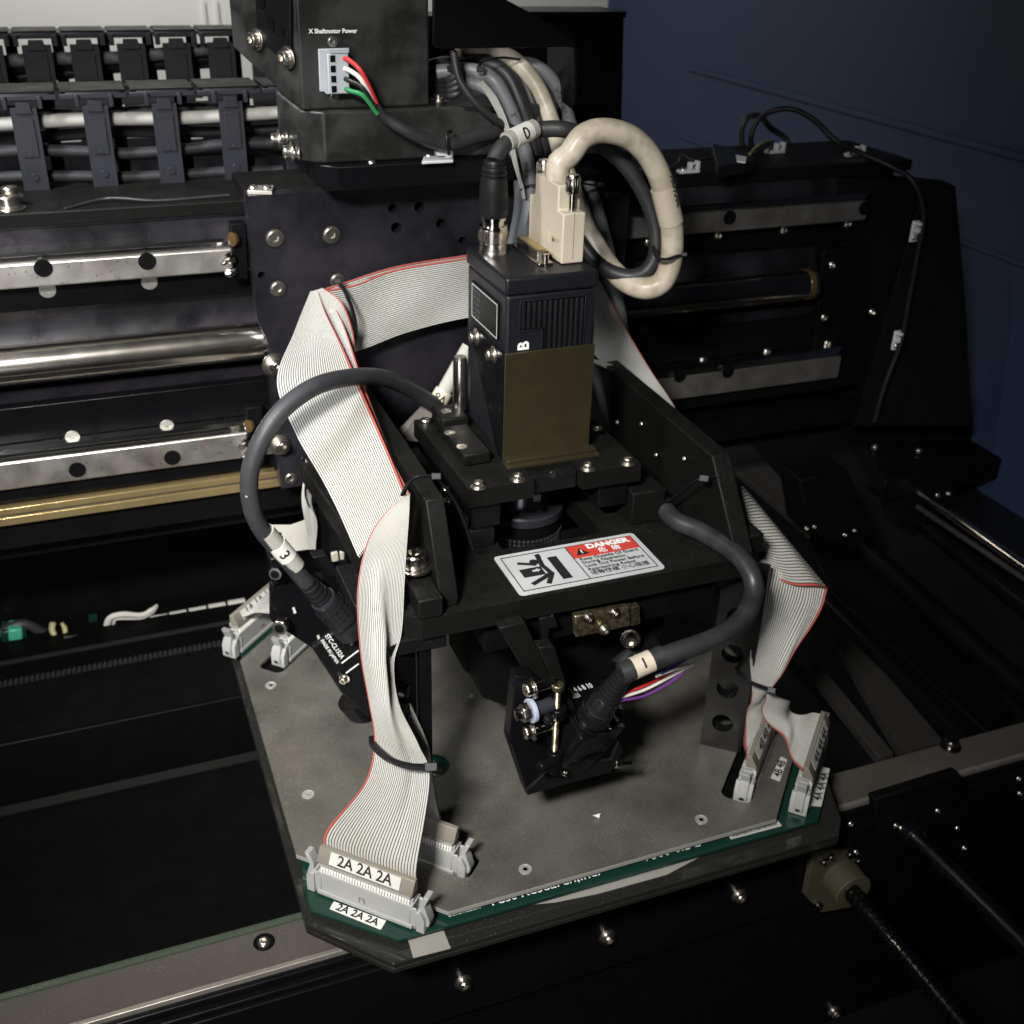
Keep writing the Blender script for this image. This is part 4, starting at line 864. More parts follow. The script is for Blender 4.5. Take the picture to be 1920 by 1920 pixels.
for a, b, c in ((1.56, 5.78, -math.pi / 4), (4.46, 5.76, math.pi / 4), (1.40, 8.55, math.pi / 4)): obj('slot_liner', prism([(x, y, -0.070) for x, y in slot(a, b, 1.16, 0.27, c)], (0, 0, -0.003)), 'black_dark', lb)
obj('lower_frame', prism([(x, y, -0.228) for x, y in [(bx0 + 0.1, by1), (bx0 + 0.1, 5.5), (1.32, 5.06), (4.55, 5.04), (4.72, 5.2), (5.05, 5.9), (5.05, by1)]], (0, 0, -0.05)), 'black_dark', lb)
t0 = U(795, 1765, z=-0.128)
obj('tape_patch', join(PZ([(765, 1762), (832, 1745), (845, 1778), (775, 1796)], -0.126, 0.004)), 'tape_and_glint', lb)
obj('acrylic_glint', PZ([(985, 1697), (1100, 1655), (1240, 1618), (1330, 1597), (1250, 1640), (1120, 1676), (1040, 1692)], -0.127, 0.002), 'tape_and_glint', lb)  # bright reflection on the acrylic rim, painted as a pale patch
for px, py in ((508, 1285), (578, 1490), (985, 1630), (1315, 1537), (884, 1305), (1448, 1330)):
    p = U(px, py, z=0); r_ = 0.048 if px not in (884, 1448) else 0.02
    link('insert', screwmesh('rim', 'plate_edge'), lb, MW[lb].inverted() @ Matrix.Translation(p) @ Matrix.Scale(r_, 4))
for px, py in ((620, 1380), (655, 1352), (552, 1418), (566, 1600), (700, 1530)):
    pass
b0 = U(925, 1672, z=-0.07)
text('Test Research,Inc.', basis(U(915, 1697, z=-0.070) + Vector((0, 0.02, 0)), (1, 0, 0), (0, 1, 0)), 0.115, 'ink_white', lb, name='board_print')
text('7500-0I2-2', basis(U(1208, 1612, z=-0.070) + Vector((0, 0.015, 0)), (1, 0, 0), (0, 1, 0)), 0.105, 'ink_white', lb, name='board_print')
text('innovation', basis(U(840, 1716, z=-0.070), (1, 0, 0), (0, 1, 0)), 0.055, 'ink_white', lb, name='board_print', bold=0.001)
bs = empty('barcode_sticker', U(1410, 1552, z=-0.07), 'narrow pale barcode sticker along the front right edge of the board', 'sticker')
a_ = U(1363, 1563, z=-0.068); b_ = U(1458, 1538, z=-0.068)
obj('paper', prism([a_, b_, b_ + Vector((0, -0.06, 0)), a_ + Vector((0, -0.06, 0))], (0, 0, -0.003)), 'label_grey', bs)
bars = []; x = a_.x + 0.02
while x < b_.x - 0.03:
    w_ = random.choice((0.004, 0.006, 0.009)); bars.append(box(x, x + w_, a_.y - 0.05, a_.y - 0.012, -0.0675, -0.0660)); x += w_ + random.choice((0.005, 0.008))
obj('bars', join(*bars), 'ink_black', bs)
chp = empty('metal_chip', U(1119, 1529, z=0), 'tiny bright triangular chip lying on the grey plate', 'debris')
obj('flake', prism([U(1111, 1529, z=0.03), U(1126, 1525, z=0.035), U(1123, 1534, z=0.004)], (0.003, 0.003, -0.004)), 'label_white', chp)

# ================================================================ RIBBON CONNECTORS
def connector(cx, cy, ang, zb, L_, label, s=None, board=True, tall=1.0):
    """box header with two latches and a ribbon socket; local x along the connector, y across, z up"""
    m = Matrix.Translation((cx, cy, zb)) @ Matrix.Rotation(ang, 4, 'Z')
    m = m @ Matrix.Scale(0.9, 4)
    t = empty('ribbon_connector', matrix=m, label=label, cat='connector', group='grey ribbon-cable connectors with end latches')
    h = L_ / 2; D = 0.065
    obj('header', join(box(-h + 0.07, h - 0.07, -D, -D + 0.02, 0.0, 0.215), box(-h + 0.07, h - 0.07, D - 0.02, D, 0.0, 0.215), box(-h + 0.07, h - 0.07, -D, D, 0, 0.04)), 'idc_grey', t, bevel=0.006, local=True)
    obj('header_rail', join(box(-h + 0.10, h - 0.10, -D - 0.02, -D, 0.015, 0.05), box(-h + 0.12, -h + 0.13, -D - 0.008, -D, 0.05, 0.19), box(h - 0.13, h - 0.12, -D - 0.008, -D, 0.05, 0.19)), 'idc_grey', t, bevel=0.003, local=True)
    obj('key_notch', join(box(-0.05, 0.0, -D - 0.006, -D, 0.11, 0.12), box(-0.05, -0.043, -D - 0.006, -D, 0.03 + 0.04, 0.11), box(-0.007, 0.0, -D - 0.006, -D, 0.07, 0.11)), 'idc_dark', t, local=True)
    for sgn in (-1, 1):
        pr_ = [(0.0, 0.0), (0.115, 0.0), (0.125, 0.09), (0.085, 0.20), (0.07, 0.215), (0.07, 0.25), (0.0, 0.25)]
        x_ = lambda a: sgn * (h - 0.10 + a)
        obj('end_post', prism([(x_(a), -D - 0.012, b) for a, b in [(0.03, 0), (0.10, 0), (0.10, 0.13), (0.06, 0.2), (0.03, 0.2)]], (0, 2 * D + 0.024, 0)), 'idc_grey', t, bevel=0.006, local=True)
        la = obj('latch', join(prism([(x_(a), -0.040, b) for a, b in [(0.075, 0.03), (0.12, 0.05), (0.128, 0.10), (0.085, 0.24), (0.12, 0.33), (0.085, 0.34), (0.05, 0.26), (0.05, 0.20)]], (0, 0.08, 0))), 'idc_grey', t, bevel=0.005, local=True)
        g = [box(min(x_(0.083), x_(0.124)), max(x_(0.083), x_(0.124)), -0.036 + 0.013 * i, -0.030 + 0.013 * i, 0.335, 0.348) for i in range(6)]
        obj('latch_grip', join(*g), 'idc_grey', la, local=True)
        e_ = [box(min(x_(0.118), x_(0.131)), max(x_(0.118), x_(0.131)), -0.018, 0.018, 0.06, 0.085)]
        obj('latch_slot', join(*e_), 'ink_black', la, local=True)
    obj('plug_body', box(-h + 0.11, h - 0.11, -D + 0.022, D - 0.022, 0.05, 0.27), 'idc_grey', t, bevel=0.005, local=True)
    obj('plug_rim', box(-h + 0.10, h - 0.10, -D - 0.004, D + 0.004, 0.217, 0.235), 'idc_grey', t, bevel=0.004, local=True)
    n = int((L_ - 0.24) / 0.0235)
    for i in range(n):
        xx = -h + 0.125 + (L_ - 0.25) * (i + 0.5) / n
        if i == 0:
            tm_ = obj('wire_hump', lathe([(0.006, -0.030), (0.0095, -0.024), (0.0095, 0.024), (0.006, 0.030)], 8, (0, 0, 0), (0, 0.25, 1)), 'tooth_white', t, local=True)
            tm_.matrix_local = Matrix.Translation((xx, -D + 0.012, 0.262))
        else:
            c = tm_.copy(); COL.objects.link(c); c.parent = t; c.matrix_local = Matrix.Translation((xx, -D + 0.012, 0.262))
    obj('plug_cap', box(-h + 0.12, h - 0.12, -D + 0.005, D - 0.01, 0.285, 0.325), 'idc_grey', t, bevel=0.005, local=True)
    obj('strain_relief', prism([(-h + 0.10, a, b) for a, b in ((-D - 0.004, 0.327), (-D - 0.004, 0.340), (-0.012, 0.440), (0.025, 0.440), (0.025, 0.327))], (2 * h - 0.20, 0, 0)), 'idc_dark', t, bevel=0.005, local=True)
    ri = [box(-h + 0.14 + (L_ - 0.28) * i / 4, -h + 0.14 + (L_ - 0.28) * (i + 0.7) / 4, -D - 0.004, -D + 0.004, 0.318, 0.330) for i in range(4)]
    obj('relief_clips', join(*ri), 'idc_grey', t, local=True)
    if s:
        sg = -1
        obj('paper_tag', box(-0.30, 0.30, -D - 0.001, -D + 0.09, 0.375, 0.379), 'label_grey', t, local=True) if False else None
        tg = obj('paper_tag', join(prism([(-0.30, -D + 0.0008, 0.347), (0.30, -D + 0.0008, 0.347), (0.30, -0.019, 0.4345), (-0.30, -0.019, 0.4345)], (0, -0.003, 0.0022))), 'label_grey', t, local=True)
        mm = m @ basis((0, -0.0470, 0.3955), (1, 0, 0), (0, 0.057, 0.100))
        text(s, mm, 0.115, 'ink_black', t, 0.002, 'CENTER')
    return t, m
A2c = connector(1.19, 5.385, -math.pi / 4, -0.072, 1.02, 'ribbon connector tagged 2A 2A 2A on the green board at the front left corner', '2A 2A 2A')
B2c = connector(1.60, 5.74, -math.pi / 4, -0.072, 1.02, 'ribbon connector half hidden in the slot behind the 2A one')
B4c = connector(4.46, 5.70, math.pi / 4, -0.072, 1.02, 'ribbon connector tagged 4B standing in the slot at the right', '4B 4B 4B')
A4c = connector(4.80, 5.45, math.pi / 4, -0.072, 1.02, 'ribbon connector tagged 4A 4A 4A at the front right corner of the board', '4A 4A 4A')
A1c = connector(1.05, 8.90, math.pi / 4, -0.072, 1.02, 'ribbon connector tagged 1A at the rear left corner of the plate', '1A 1A 1A')
B1c = connector(1.40, 8.58, math.pi / 4, -0.072, 0.9, 'ribbon connector in the rear left slot below the side camera')
def papertag(pix, s, label, z, size, mt='label_white', upd=(0, 1, 0), xd=(1, 0, 0)):
    P = [U(a, b, z=z) for a, b in pix]; t = empty('paper_tag', sum(P, Vector()) / 4, label, 'label tag')
    obj('paper', prism(P, (0, 0, -0.003)), mt, t)
    c = sum(P, Vector()) / 4; c.z = z + 0.002
    text(s, basis(c, xd, upd), size, 'ink_black', t, 0.0022, 'CENTER')
r2_ = 1 / math.sqrt(2)
papertag([(618, 1704), (626, 1690), (724, 1726), (714, 1743)], '2A 2A 2A', 'white tag reading 2A 2A 2A on the green board in front of its connector', -0.070, 0.080, 'label_white', (r2_, r2_, 0), (r2_, -r2_, 0))
papertag([(1520, 1510), (1542, 1438), (1556, 1441), (1540, 1512)], '4A 4A 4A', 'tag reading 4A 4A 4A on the board beside the right connector', -0.068, 0.085, 'label_grey', (-r2_, r2_, 0), (r2_, r2_, 0))
papertag([(1445, 1458), (1464, 1418), (1476, 1424), (1462, 1465)], '4B 4B', 'tag reading 4B on the grey plate between the two right ribbons', 0.006, 0.085, 'label_grey', (-r2_, r2_, 0), (r2_, r2_, 0))

# ================================================================ RIBBON CABLES
def ribbon(label, A, B, n=32, m=70, red='A', name='ribbon_cable', group='flat grey ribbon cables with a red edge', dz=0.0, thick=0.85, folds=(), crumple=0.012):
    PA = catmull([Vector(p) for p in A], m); PB = catmull([Vector(p) for p in B], m)
    t = empty(name, PA[0], label, 'ribbon cable', group)
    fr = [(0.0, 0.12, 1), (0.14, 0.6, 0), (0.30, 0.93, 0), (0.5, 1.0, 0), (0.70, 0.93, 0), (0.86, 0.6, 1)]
    a = np.array(PA); b = np.array(PB); cr_ = b - a
    al = np.gradient((a + b) / 2, axis=0); nr = np.cross(al, cr_); nr /= np.linalg.norm(nr, axis=1)[:, None] + 1e-9
    wd = np.linalg.norm(cr_, axis=1)
    tt_ = np.linspace(0, 1, m)[:, None]; ph = random.random() * 6
    def disp(us):
        u_ = us[None, :]; env = np.minimum(1, np.minimum(tt_, 1 - tt_) * 6)
        d_ = crumple * (np.sin(2.2 * u_ + 7 * tt_ + ph) + 0.6 * np.sin(5.1 * u_ - 11 * tt_ + 2 * ph)) * env
        for (u0, wu, am, t0, t1) in folds:
            e_ = np.clip((tt_ - t0) / (t1 - t0), 0, 1); d_ = d_ + am * np.sin(math.pi * e_) * np.exp(-((u_ - u0 - 0.12 * (e_ - 0.5)) / wu) ** 2)
        return d_
    def band(i0, i1, front_mats):
        us = []; hs = []; ms = []
        for w_ in range(i0, i1):
            for f_, h_, mi in fr: us.append((w_ + f_) / n); hs.append(h_); ms.append(mi)
        us.append(i1 / n); hs.append(0.12)
        us = np.array(us); hs = np.array(hs); K = len(us)
        V = []
        for sg in (1, -1):
            P = a[:, None, :] + cr_[:, None, :] * us[None, :, None] + nr[:, None, :] * disp(us)[:, :, None] + sg * nr[:, None, :] * (hs[None, :, None] * (wd[:, None, None] / (2 * n)) * thick)
            V.append(P.reshape(-1, 3))
        V = np.concatenate(V); Fc = []; Mi = []
        for sg in (0, 1):
            o_ = sg * m * K
            for i in range(m - 1):
                for k_ in range(K - 1):
                    q = (o_ + i * K + k_, o_ + i * K + k_ + 1, o_ + (i + 1) * K + k_ + 1, o_ + (i + 1) * K + k_)
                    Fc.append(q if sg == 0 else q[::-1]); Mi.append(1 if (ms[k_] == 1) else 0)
        return V.tolist(), Fc, Mi
    if red == 'A': rs = (0, 1); ws = (1, n)
    elif red == 'B': rs = (n - 1, n); ws = (0, n - 1)
    else: rs = None; ws = (0, n)
    obj('wire_band', band(*ws, None), ['ribbon_grey', 'ribbon_groove_shade'], t, kind='stuff', ang=60)
    if rs: obj('red_wire', band(*rs, None), ['ribbon_red', 'ribbon_groove_shade'], t, ang=60)
    return t
# upper run behind the camera
ribbon('ribbon cable running level behind the camera to the left fold', UY([(1000, 463, 8.30), (870, 484, 8.30), (740, 505, 8.30), (665, 532, 8.28), (603, 545, 8.25)]), UY([(1000, 578, 8.3), (870, 596, 8.30), (760, 625, 8.30), (690, 652, 8.28), (640, 668, 8.25)]), 32, 50)
ribbon('second ribbon layer just above the level run', UY([(1000, 455, 8.36), (870, 477, 8.36), (740, 500, 8.36), (650, 528, 8.34), (610, 540, 8.33)]), UY([(1000, 568, 8.36), (870, 590, 8.36), (740, 620, 8.36), (660, 640, 8.34), (630, 650, 8.33)]), 32, 40)
ribbon('broad ribbon falling from the fold to the black tie on the left gusset', UY([(596, 546, 8.20), (612, 590, 8.05), (648, 660, 7.75), (690, 760, 7.2), (730, 850, 6.75), (762, 930, 6.25)]), UY([(582, 546, 8.22), (552, 620, 8.0), (519, 715, 7.6), (552, 810, 7.2), (610, 912, 6.8), (672, 1045, 6.2)]), 32, 80)
ribbon('ribbon layer just right of the broad falling one', UY([(604, 540, 8.24), (640, 600, 8.05), (668, 680, 7.75), (700, 770, 7.22), (735, 855, 6.78), (768, 925, 6.3)]), UY([(590, 546, 8.24), (585, 620, 8.05), (585, 715, 7.65), (610, 810, 7.3), (660, 912, 6.85), (700, 1000, 6.35)]), 32, 60)
ribbon('ribbon layer curling at the left fold', UY([(606, 540, 8.22), (640, 568, 8.15), (662, 620, 8.05), (670, 672, 7.9), (690, 730, 7.6)]), UY([(586, 546, 8.22), (600, 590, 8.1), (622, 640, 8.0), (640, 690, 7.85), (660, 740, 7.6)]), 16, 40)
# front piece folding round and down to 2A
cA = MW[A2c[0]]
def cpt(mm, x, y, z): return mm @ Vector((x, y, z))
ribbon('bright ribbon twisting down the front left to the 2A connector', UY([(766, 926, 6.10), (722, 962, 6.08), (688, 1018, 6.0), (670, 1110, 5.85), (676, 1220, 5.72), (692, 1320, 5.66), (701, 1395, 5.62), (682, 1470, 5.58)]) + [cpt(cA, -0.38, 0.06, 0.56), cpt(cA, -0.40, 0.03, 0.40)],
       UY([(769, 924, 6.12), (766, 985, 6.02), (758, 1090, 5.95), (752, 1185, 5.86), (738, 1245, 5.78), (748, 1320, 5.66), (785, 1395, 5.50), (806, 1460, 5.40)]) + [cpt(cA, 0.39, 0.06, 0.56), cpt(cA, 0.40, 0.03, 0.40)], 32, 110, folds=((0.5, 0.16, 0.07, 0.18, 0.72), (0.72, 0.10, -0.05, 0.55, 0.95)))
ribbon('ribbon behind the bright one leading to the rear slot connector', UY([(733, 1225, 6.2), (737, 1272, 6.05), (757, 1335, 5.9), (787, 1410, 5.82), (797, 1500, 5.8), (796, 1600, 5.8)]), UY([(744, 1220, 6.2), (744, 1262, 6.05), (770, 1320, 5.9), (805, 1400, 5.78), (815, 1470, 5.68), (829, 1580, 5.56)]), 18, 50, red=None)
# right side
ribbon('ribbon passing behind the camera on its right side towards the right gusset', UY([(1060, 440, 8.35), (1120, 520, 8.3), (1165, 600, 8.2), (1218, 690, 8.0), (1262, 755, 7.75), (1286, 812, 7.5)]), UY([(1030, 520, 8.3), (1090, 600, 8.2), (1118, 668, 8.05), (1180, 718, 7.9), (1230, 765, 7.7), (1275, 812, 7.5)]), 34, 60, red='A')
ribbon('edge of a second ribbon layer behind the right gusset', UY([(1110, 672, 8.0), (1160, 688, 7.95), (1200, 712, 7.9), (1240, 758, 7.75), (1283, 815, 7.5)]), UY([(1108, 678, 7.98), (1160, 704, 7.9), (1195, 738, 7.85), (1225, 770, 7.7), (1272, 815, 7.5)]), 12, 30, red=None)
ribbon('white ribbon flaring out right of the gusset and folding at its corner', UY([(1426, 1052, 6.1), (1452, 1082, 5.98), (1490, 1098, 5.88), (1530, 1100, 5.84), (1551, 1106, 5.88)]), UY([(1352, 900, 6.45), (1362, 912, 6.4), (1376, 916, 6.38), (1388, 912, 6.42), (1394, 915, 6.5)]), 32, 40, red='A', thick=0.75, crumple=0.004)
ribbon('striped ribbon hanging from the right fold to the black tie', UY([(1430, 1058, 6.02), (1420, 1110, 5.95), (1414, 1170, 5.88), (1408, 1230, 5.82), (1410, 1300, 5.78)]), UY([(1551, 1106, 5.86), (1540, 1140, 5.84), (1515, 1188, 5.82), (1478, 1240, 5.80), (1443, 1296, 5.76)]), 26, 60, red='B', thick=1.1, folds=((0.8, 0.1, 0.04, 0.0, 1.0),))
ribbon('ribbon layer behind the striped one with its own red edge', UY([(1436, 1075, 6.08), (1430, 1115, 6.02), (1420, 1170, 5.95), (1414, 1230, 5.88), (1416, 1300, 5.82)]), UY([(1545, 1108, 5.93), (1528, 1142, 5.90), (1500, 1188, 5.88), (1464, 1245, 5.86), (1436, 1298, 5.82)]), 26, 30, red='B')
cB4 = MW[B4c[0]]; cA4 = MW[A4c[0]]
ribbon('narrow ribbon below the right tie ending in the 4B connector', UY([(1410, 1296, 5.78), (1400, 1345, 5.75)]) + [cpt(cB4, -0.42, 0.03, 0.40)], UY([(1443, 1296, 5.76), (1432, 1335, 5.9)]) + [cpt(cB4, 0.40, 0.03, 0.40)], 20, 40, red='A', crumple=0.02)
ribbon('grey ribbon below the right tie ending in the 4A connector', UY([(1436, 1302, 5.74), (1446, 1362, 5.6)]) + [cpt(cA4, -0.42, 0.03, 0.40)], UY([(1452, 1300, 5.76), (1490, 1330, 5.9)]) + [cpt(cA4, 0.40, 0.03, 0.40)], 28, 50, red='A', crumple=0.03, thick=1.1)
ribbon('thin white flat cable edge at the left of the camera cable bundle', UY([(905, 150, 8.15), (935, 190, 8.1), (957, 240, 8.06), (974, 310, 8.02), (986, 372, 7.98)]), UY([(898, 158, 8.2), (926, 195, 8.15), (946, 245, 8.12), (963, 312, 8.1), (981, 374, 8.05)]), 6, 30, red=None)
# far left narrow ribbons behind
ribbon('thin ribbon seen edge-on between the slide plate and the head frame', UY([(566, 858, 8.3), (566, 920, 8.25), (572, 970, 8.2), (576, 1030, 8.15)]), UY([(578, 868, 8.25), (574, 920, 8.2), (584, 970, 8.15), (592, 1030, 8.1)]), 8, 24, red=None)
ribbon('pale ribbon edge next to the thin one', UY([(572, 860, 8.22), (583, 920, 8.2), (586, 970, 8.15), (589, 1030, 8.1)]), UY([(588, 880, 8.2), (580, 930, 8.15), (592, 975, 8.1), (592, 1030, 8.08)]), 6, 24, red=None)
ribbon('ribbon coming out of the 1A connector', [cpt(MW[A1c[0]], -0.3, -0.02, 0.36), U(500, 1150, y=8.5), U(518, 1160, y=8.2)], [cpt(MW[A1c[0]], 0.3, -0.02, 0.36), U(512, 1108, y=8.6), U(530, 1120, y=8.2)], 20, 24, red=None)
pp = empty('crumpled_paper', U(545, 1000, y=8.4), 'pale crumpled tape behind cable 3 at the slide plate foot', 'tape')
obj('sheet', prism([U(488, 1010, y=8.4), U(505, 985, y=8.42), U(545, 985, y=8.38), (U(575, 975, y=8.4)), U(578, 1030, y=8.4), U(540, 1035, y=8.36), U(505, 1025, y=8.4)], (0, 0.01, 0)), 'pale_paper', pp)

# ================================================================ CABLE TIES
def tie(label, pts, head, r=0.016, hs=0.05, tail=None):
    t = empty('cable_tie', pts[0], label, 'cable tie', 'black cable ties')
    obj('strap', tube(pts, r, 10, None, flat=0.45), 'black_plastic', t)
    hp_ = Vector(head); d = frame(tocam(hp_)); d.translation = hp_
    obj('head', xf(box(-hs, hs, -hs * 0.7, hs * 0.7, -0.02, 0.035), d), 'black_plastic', t, bevel=0.006)
    if tail: obj('tail', tube(tail, r * 0.8, 8, None, flat=0.4), 'black_plastic', t)
tie('cable tie hanging round the level ribbon run', UY([(636, 530, 8.2), (648, 550, 8.14), (662, 585, 8.1), (667, 620, 8.1), (662, 655, 8.14)]), U(633, 527, y=8.22), 0.018, 0.03)
tie('cable tie around the twisted ribbon above connector 2A', UY([(698, 1382, 5.7), (702, 1400, 5.56), (730, 1424, 5.42), (768, 1436, 5.36), (800, 1438, 5.34)]), U(808, 1438, y=5.34), 0.026, 0.042)
tie('cable tie at the left gusset with its head on the dusty frame', UY([(755, 928, 6.15), (765, 908, 6.05), (782, 895, 6.0), (808, 893, 6.0)]), U(818, 893, y=6.0), 0.018, 0.032, UY([(820, 897, 6.0), (850, 935, 6.1), (872, 985, 6.2), (886, 1030, 6.3)]))
tie('cable tie stretched across the top of the right gusset', UY([(1222, 948, 6.6), (1260, 935, 6.4), (1290, 912, 6.2), (1312, 898, 6.1), (1350, 896, 6.1), (1375, 908, 6.2)]), U(1320, 897, y=6.05), 0.016, 0.035)
tie('cable tie at the narrow waist of the right ribbon', UY([(1378, 1248, 5.95), (1395, 1272, 5.72), (1420, 1284, 5.66), (1443, 1292, 5.66)]), U(1446, 1294, y=5.65), 0.020, 0.035)
tie('cable tie holding the black cable to the beige loop', UY([(1225, 462, 7.38), (1232, 482, 7.28), (1250, 486, 7.24), (1275, 478, 7.28)]), U(1283, 477, y=7.3), 0.016, 0.024)
tie('cable tie around the vertical cable bundle', UY([(978, 356, 8.05), (990, 348, 7.98), (1010, 346, 7.96), (1060, 340, 8.0), (1100, 345, 8.1), (1118, 348, 8.2)]), U(1126, 346, y=8.2), 0.016, 0.03)
tie('cable tie at the top of the cable bundle', UY([(898, 125, 8.3), (905, 115, 8.2), (940, 108, 8.2), (975, 112, 8.3)]), U(901, 130, y=8.22), 0.014, 0.03)

# ================================================================ SIDE CAMERAS AND LOOPED CABLES
def ribboot(p, ax, L_, r, parent, n=5):
    pr = [(r * 0.75, 0)]; h = 0.0; s = L_ / n
    for i in range(n): rr = r * (0.78 + 0.22 * i / (n - 1)); pr += [(rr, s * i), (rr, s * (i + 0.6)), (rr * 0.82, s * (i + 0.62)), (rr * 0.82, s * (i + 0.98))]
    obj('ribbed_boot', lathe(pr, 24, p, ax), 'black_plastic', parent)
# -- cable 3
c3 = empty('looped_cable', U(510, 1010, y=7.1), 'thick dark grey cable marked 3 looping out over the left ribbon', 'cable')
L3 = UY([(850, 785, 7.95), (815, 760, 7.9), (770, 730, 7.75), (715, 708, 7.5), (655, 708, 7.25), (590, 725, 7.05), (530, 768, 6.95), (490, 825, 6.9), (468, 890, 6.9), (472, 950, 6.92), (492, 995, 6.95), (530, 1040, 7.0), (585, 1105, 7.05)])
obj('jacket', tube(L3, 0.063, 20, 160), 'rubber_grey', c3)
P_, Q_ = U(500, 1000, y=6.96), U(560, 1068, y=7.03); ax_ = (Q_ - P_).normalized(); mp = P_.lerp(Q_, 0.45)
obj('clear_sleeve', lathe([(0.070, -0.22), (0.070, 0.20)], 24, mp, ax_), 'shrink_clear', c3)
mark(c3, mp, ax_, 0.074, 0.16, '3', 0.11, False)
wraptext('69993  HRV  S', U(472, 900, y=6.9), U(470, 930, y=6.9) - U(470, 860, y=6.9), tocam(mp) + Vector((-0.7, 0, 0)), 0.063, 0.035, 'label_white', c3, 0)
s3 = U(575, 1092, y=7.04); e3 = U(662, 1180, y=7.1); ax3 = (e3 - s3).normalized(); L3n = (e3 - s3).length
sp3 = empty('side_camera_plug', s3, 'black ribbed plug of cable 3 on the left side camera', 'plug')
ribboot(s3, ax3, L3n * 0.35, 0.085, sp3, 5)
obj('barrel', lathe([(0.10, L3n * 0.36), (0.115, L3n * 0.42), (0.12, L3n * 0.7), (0.128, L3n * 0.72), (0.128, L3n * 0.78), (0.12, L3n * 0.8), (0.135, L3n * 0.85), (0.135, L3n)], 28, s3, ax3), 'black_plastic', sp3)
obj('collar', lathe([(0.10, L3n * 0.33), (0.105, L3n * 0.36), (0.10, L3n * 0.40)], 24, s3, ax3), 'lens_coat', sp3)
obj('grip', join(*[xf(box(0.112, 0.124, -0.012, 0.012, L3n * (0.46 + 0.08 * j), L3n * (0.50 + 0.08 * j)), Matrix.Translation(s3) @ frame(ax3) @ Matrix.Rotation(2 * math.pi * i / 14, 4, 'Z')) for i in range(14) for j in range(3)]), 'black_plastic', sp3, kind='stuff')
lcam = empty('side_camera', U(600, 1170, y=7.2), 'left side camera with white lettering under the cable marked 3', 'industrial camera')
yl = 7.12
obj('back_plate', PY([(508, 1098), (565, 1062), (640, 1120), (700, 1200), (705, 1300), (672, 1290), (590, 1220), (508, 1165)], yl, 0.08), 'black_clean', lcam, bevel=0.012)
obj('housing', PY([(585, 1215), (655, 1165), (720, 1225), (735, 1330), (690, 1345), (640, 1300)], yl - 0.05, 0.35), 'black_anodised', lcam, bevel=0.012)
obj('lens_tube', cyl(U(660, 1310, y=7.3), U(705, 1370, y=7.3), 0.13, 0.11, 32), 'black_clean', lcam)
tx = basis(U(612, 1190, y=yl - 0.055), U(650, 1245, y=yl) - U(612, 1190, y=yl), U(640, 1170, y=yl) - U(612, 1190, y=yl))
text('STC-CL152A', tx, 0.05, 'ink_white', lcam, 0.0008); 
tx2 = basis(U(603, 1200, y=yl - 0.055), U(650, 1245, y=yl) - U(612, 1190, y=yl), U(640, 1170, y=yl) - U(612, 1190, y=yl))
text('MADE IN JAPAN', tx2, 0.038, 'ink_white', lcam, 0.0006)
text('GAIN', basis(U(650, 1195, y=yl - 0.055), U(650, 1245, y=yl) - U(612, 1190, y=yl), U(640, 1170, y=yl) - U(612, 1190, y=yl)), 0.038, 'ink_white', lcam, 0.0006)
obj('white_rule', join(*[prism([U(a, b, y=yl - 0.056), U(c, d, y=yl - 0.056), U(c + 1, d + 1.6, y=yl - 0.056), U(a + 1, b + 1.6, y=yl - 0.056)], (0, 0.003, 0)) for a, b, c, d in ((640, 1243, 672, 1219), (648, 1262, 672, 1244), (650, 1180, 668, 1168))]), 'ink_white', lcam)
for px, py, r_ in ((522, 1067, 0.055), (530, 1168, 0.062)):
    c = U(px, py, y=yl - 0.06)
    nt_ = obj('nut', lathe([(r_, 0), (r_, 0.08)], 6, c, (-0.5, -1, 0.1)), 'black_clean' if py < 1100 else 'nickel', lcam, bevel=0.006)
    obj('nut_bore', join(lathe([(r_ * 0.86, 0.081), (r_ * 0.86, 0.087), (r_ * 0.62, 0.088)], 20, c, (-0.5, -1, 0.1))), 'screw_steel', lcam)
    obj('nut_hole', lathe([(r_ * 0.58, 0.0885), (r_ * 0.5, 0.09)], 16, c, (-0.5, -1, 0.1)), 'black_dark', lcam)
obj('spring_bolt', tube([U(519, 1000, y=7.2), U(521, 1060, y=7.15)], 0.035, 10), 'black_anodised', lcam)
obj('knuckle', join(PY([(505, 1048), (545, 1040), (552, 1085), (512, 1100)], yl - 0.04, 0.2)), 'black_clean', lcam, bevel=0.015)
for px, py in ((548, 1140), (594, 1192)): obj('slot_mark', PY([(px, py), (px + 4, py - 1), (px + 8, py + 9), (px + 3, py + 11)], yl - 0.004, 0.004), 'label_grey', lcam)
link('screw', screwmesh('capw', 'nickel'), lcam, MW[lcam].inverted() @ Matrix.Translation(U(645, 1272, y=yl - 0.06)) @ frame((-0.6, -1, -0.2)) @ Matrix.Scale(0.03, 4))
obj('hanger_arm', PY([(585, 1045), (612, 1040), (640, 1075), (610, 1085)], 7.4, 0.1), 'black_anodised', lcam, bevel=0.01)
tt = empty('tape_tag', U(633, 1045, y=7.3), 'small yellowish taped tag shining beside the left gusset', 'tape')
obj('tape', join(PY([(621, 1038), (634, 1035), (636, 1052), (623, 1055)], 7.32, 0.03), PY([(637, 1034), (646, 1036), (646, 1050), (638, 1051)], 7.34, 0.02)), 'clear_tape', tt, bevel=0.008)
rbr = empty('frame_strut', U(640, 980, y=6.6), 'long black strut under the broad falling ribbon', 'strut')
obj('bar', prism([U(560, 862, z=1.95), U(575, 850, z=1.95), U(760, 1120, z=1.95), U(742, 1130, z=1.95)], (0, 0, -0.18)), 'black_dusty', rbr, bevel=0.012)

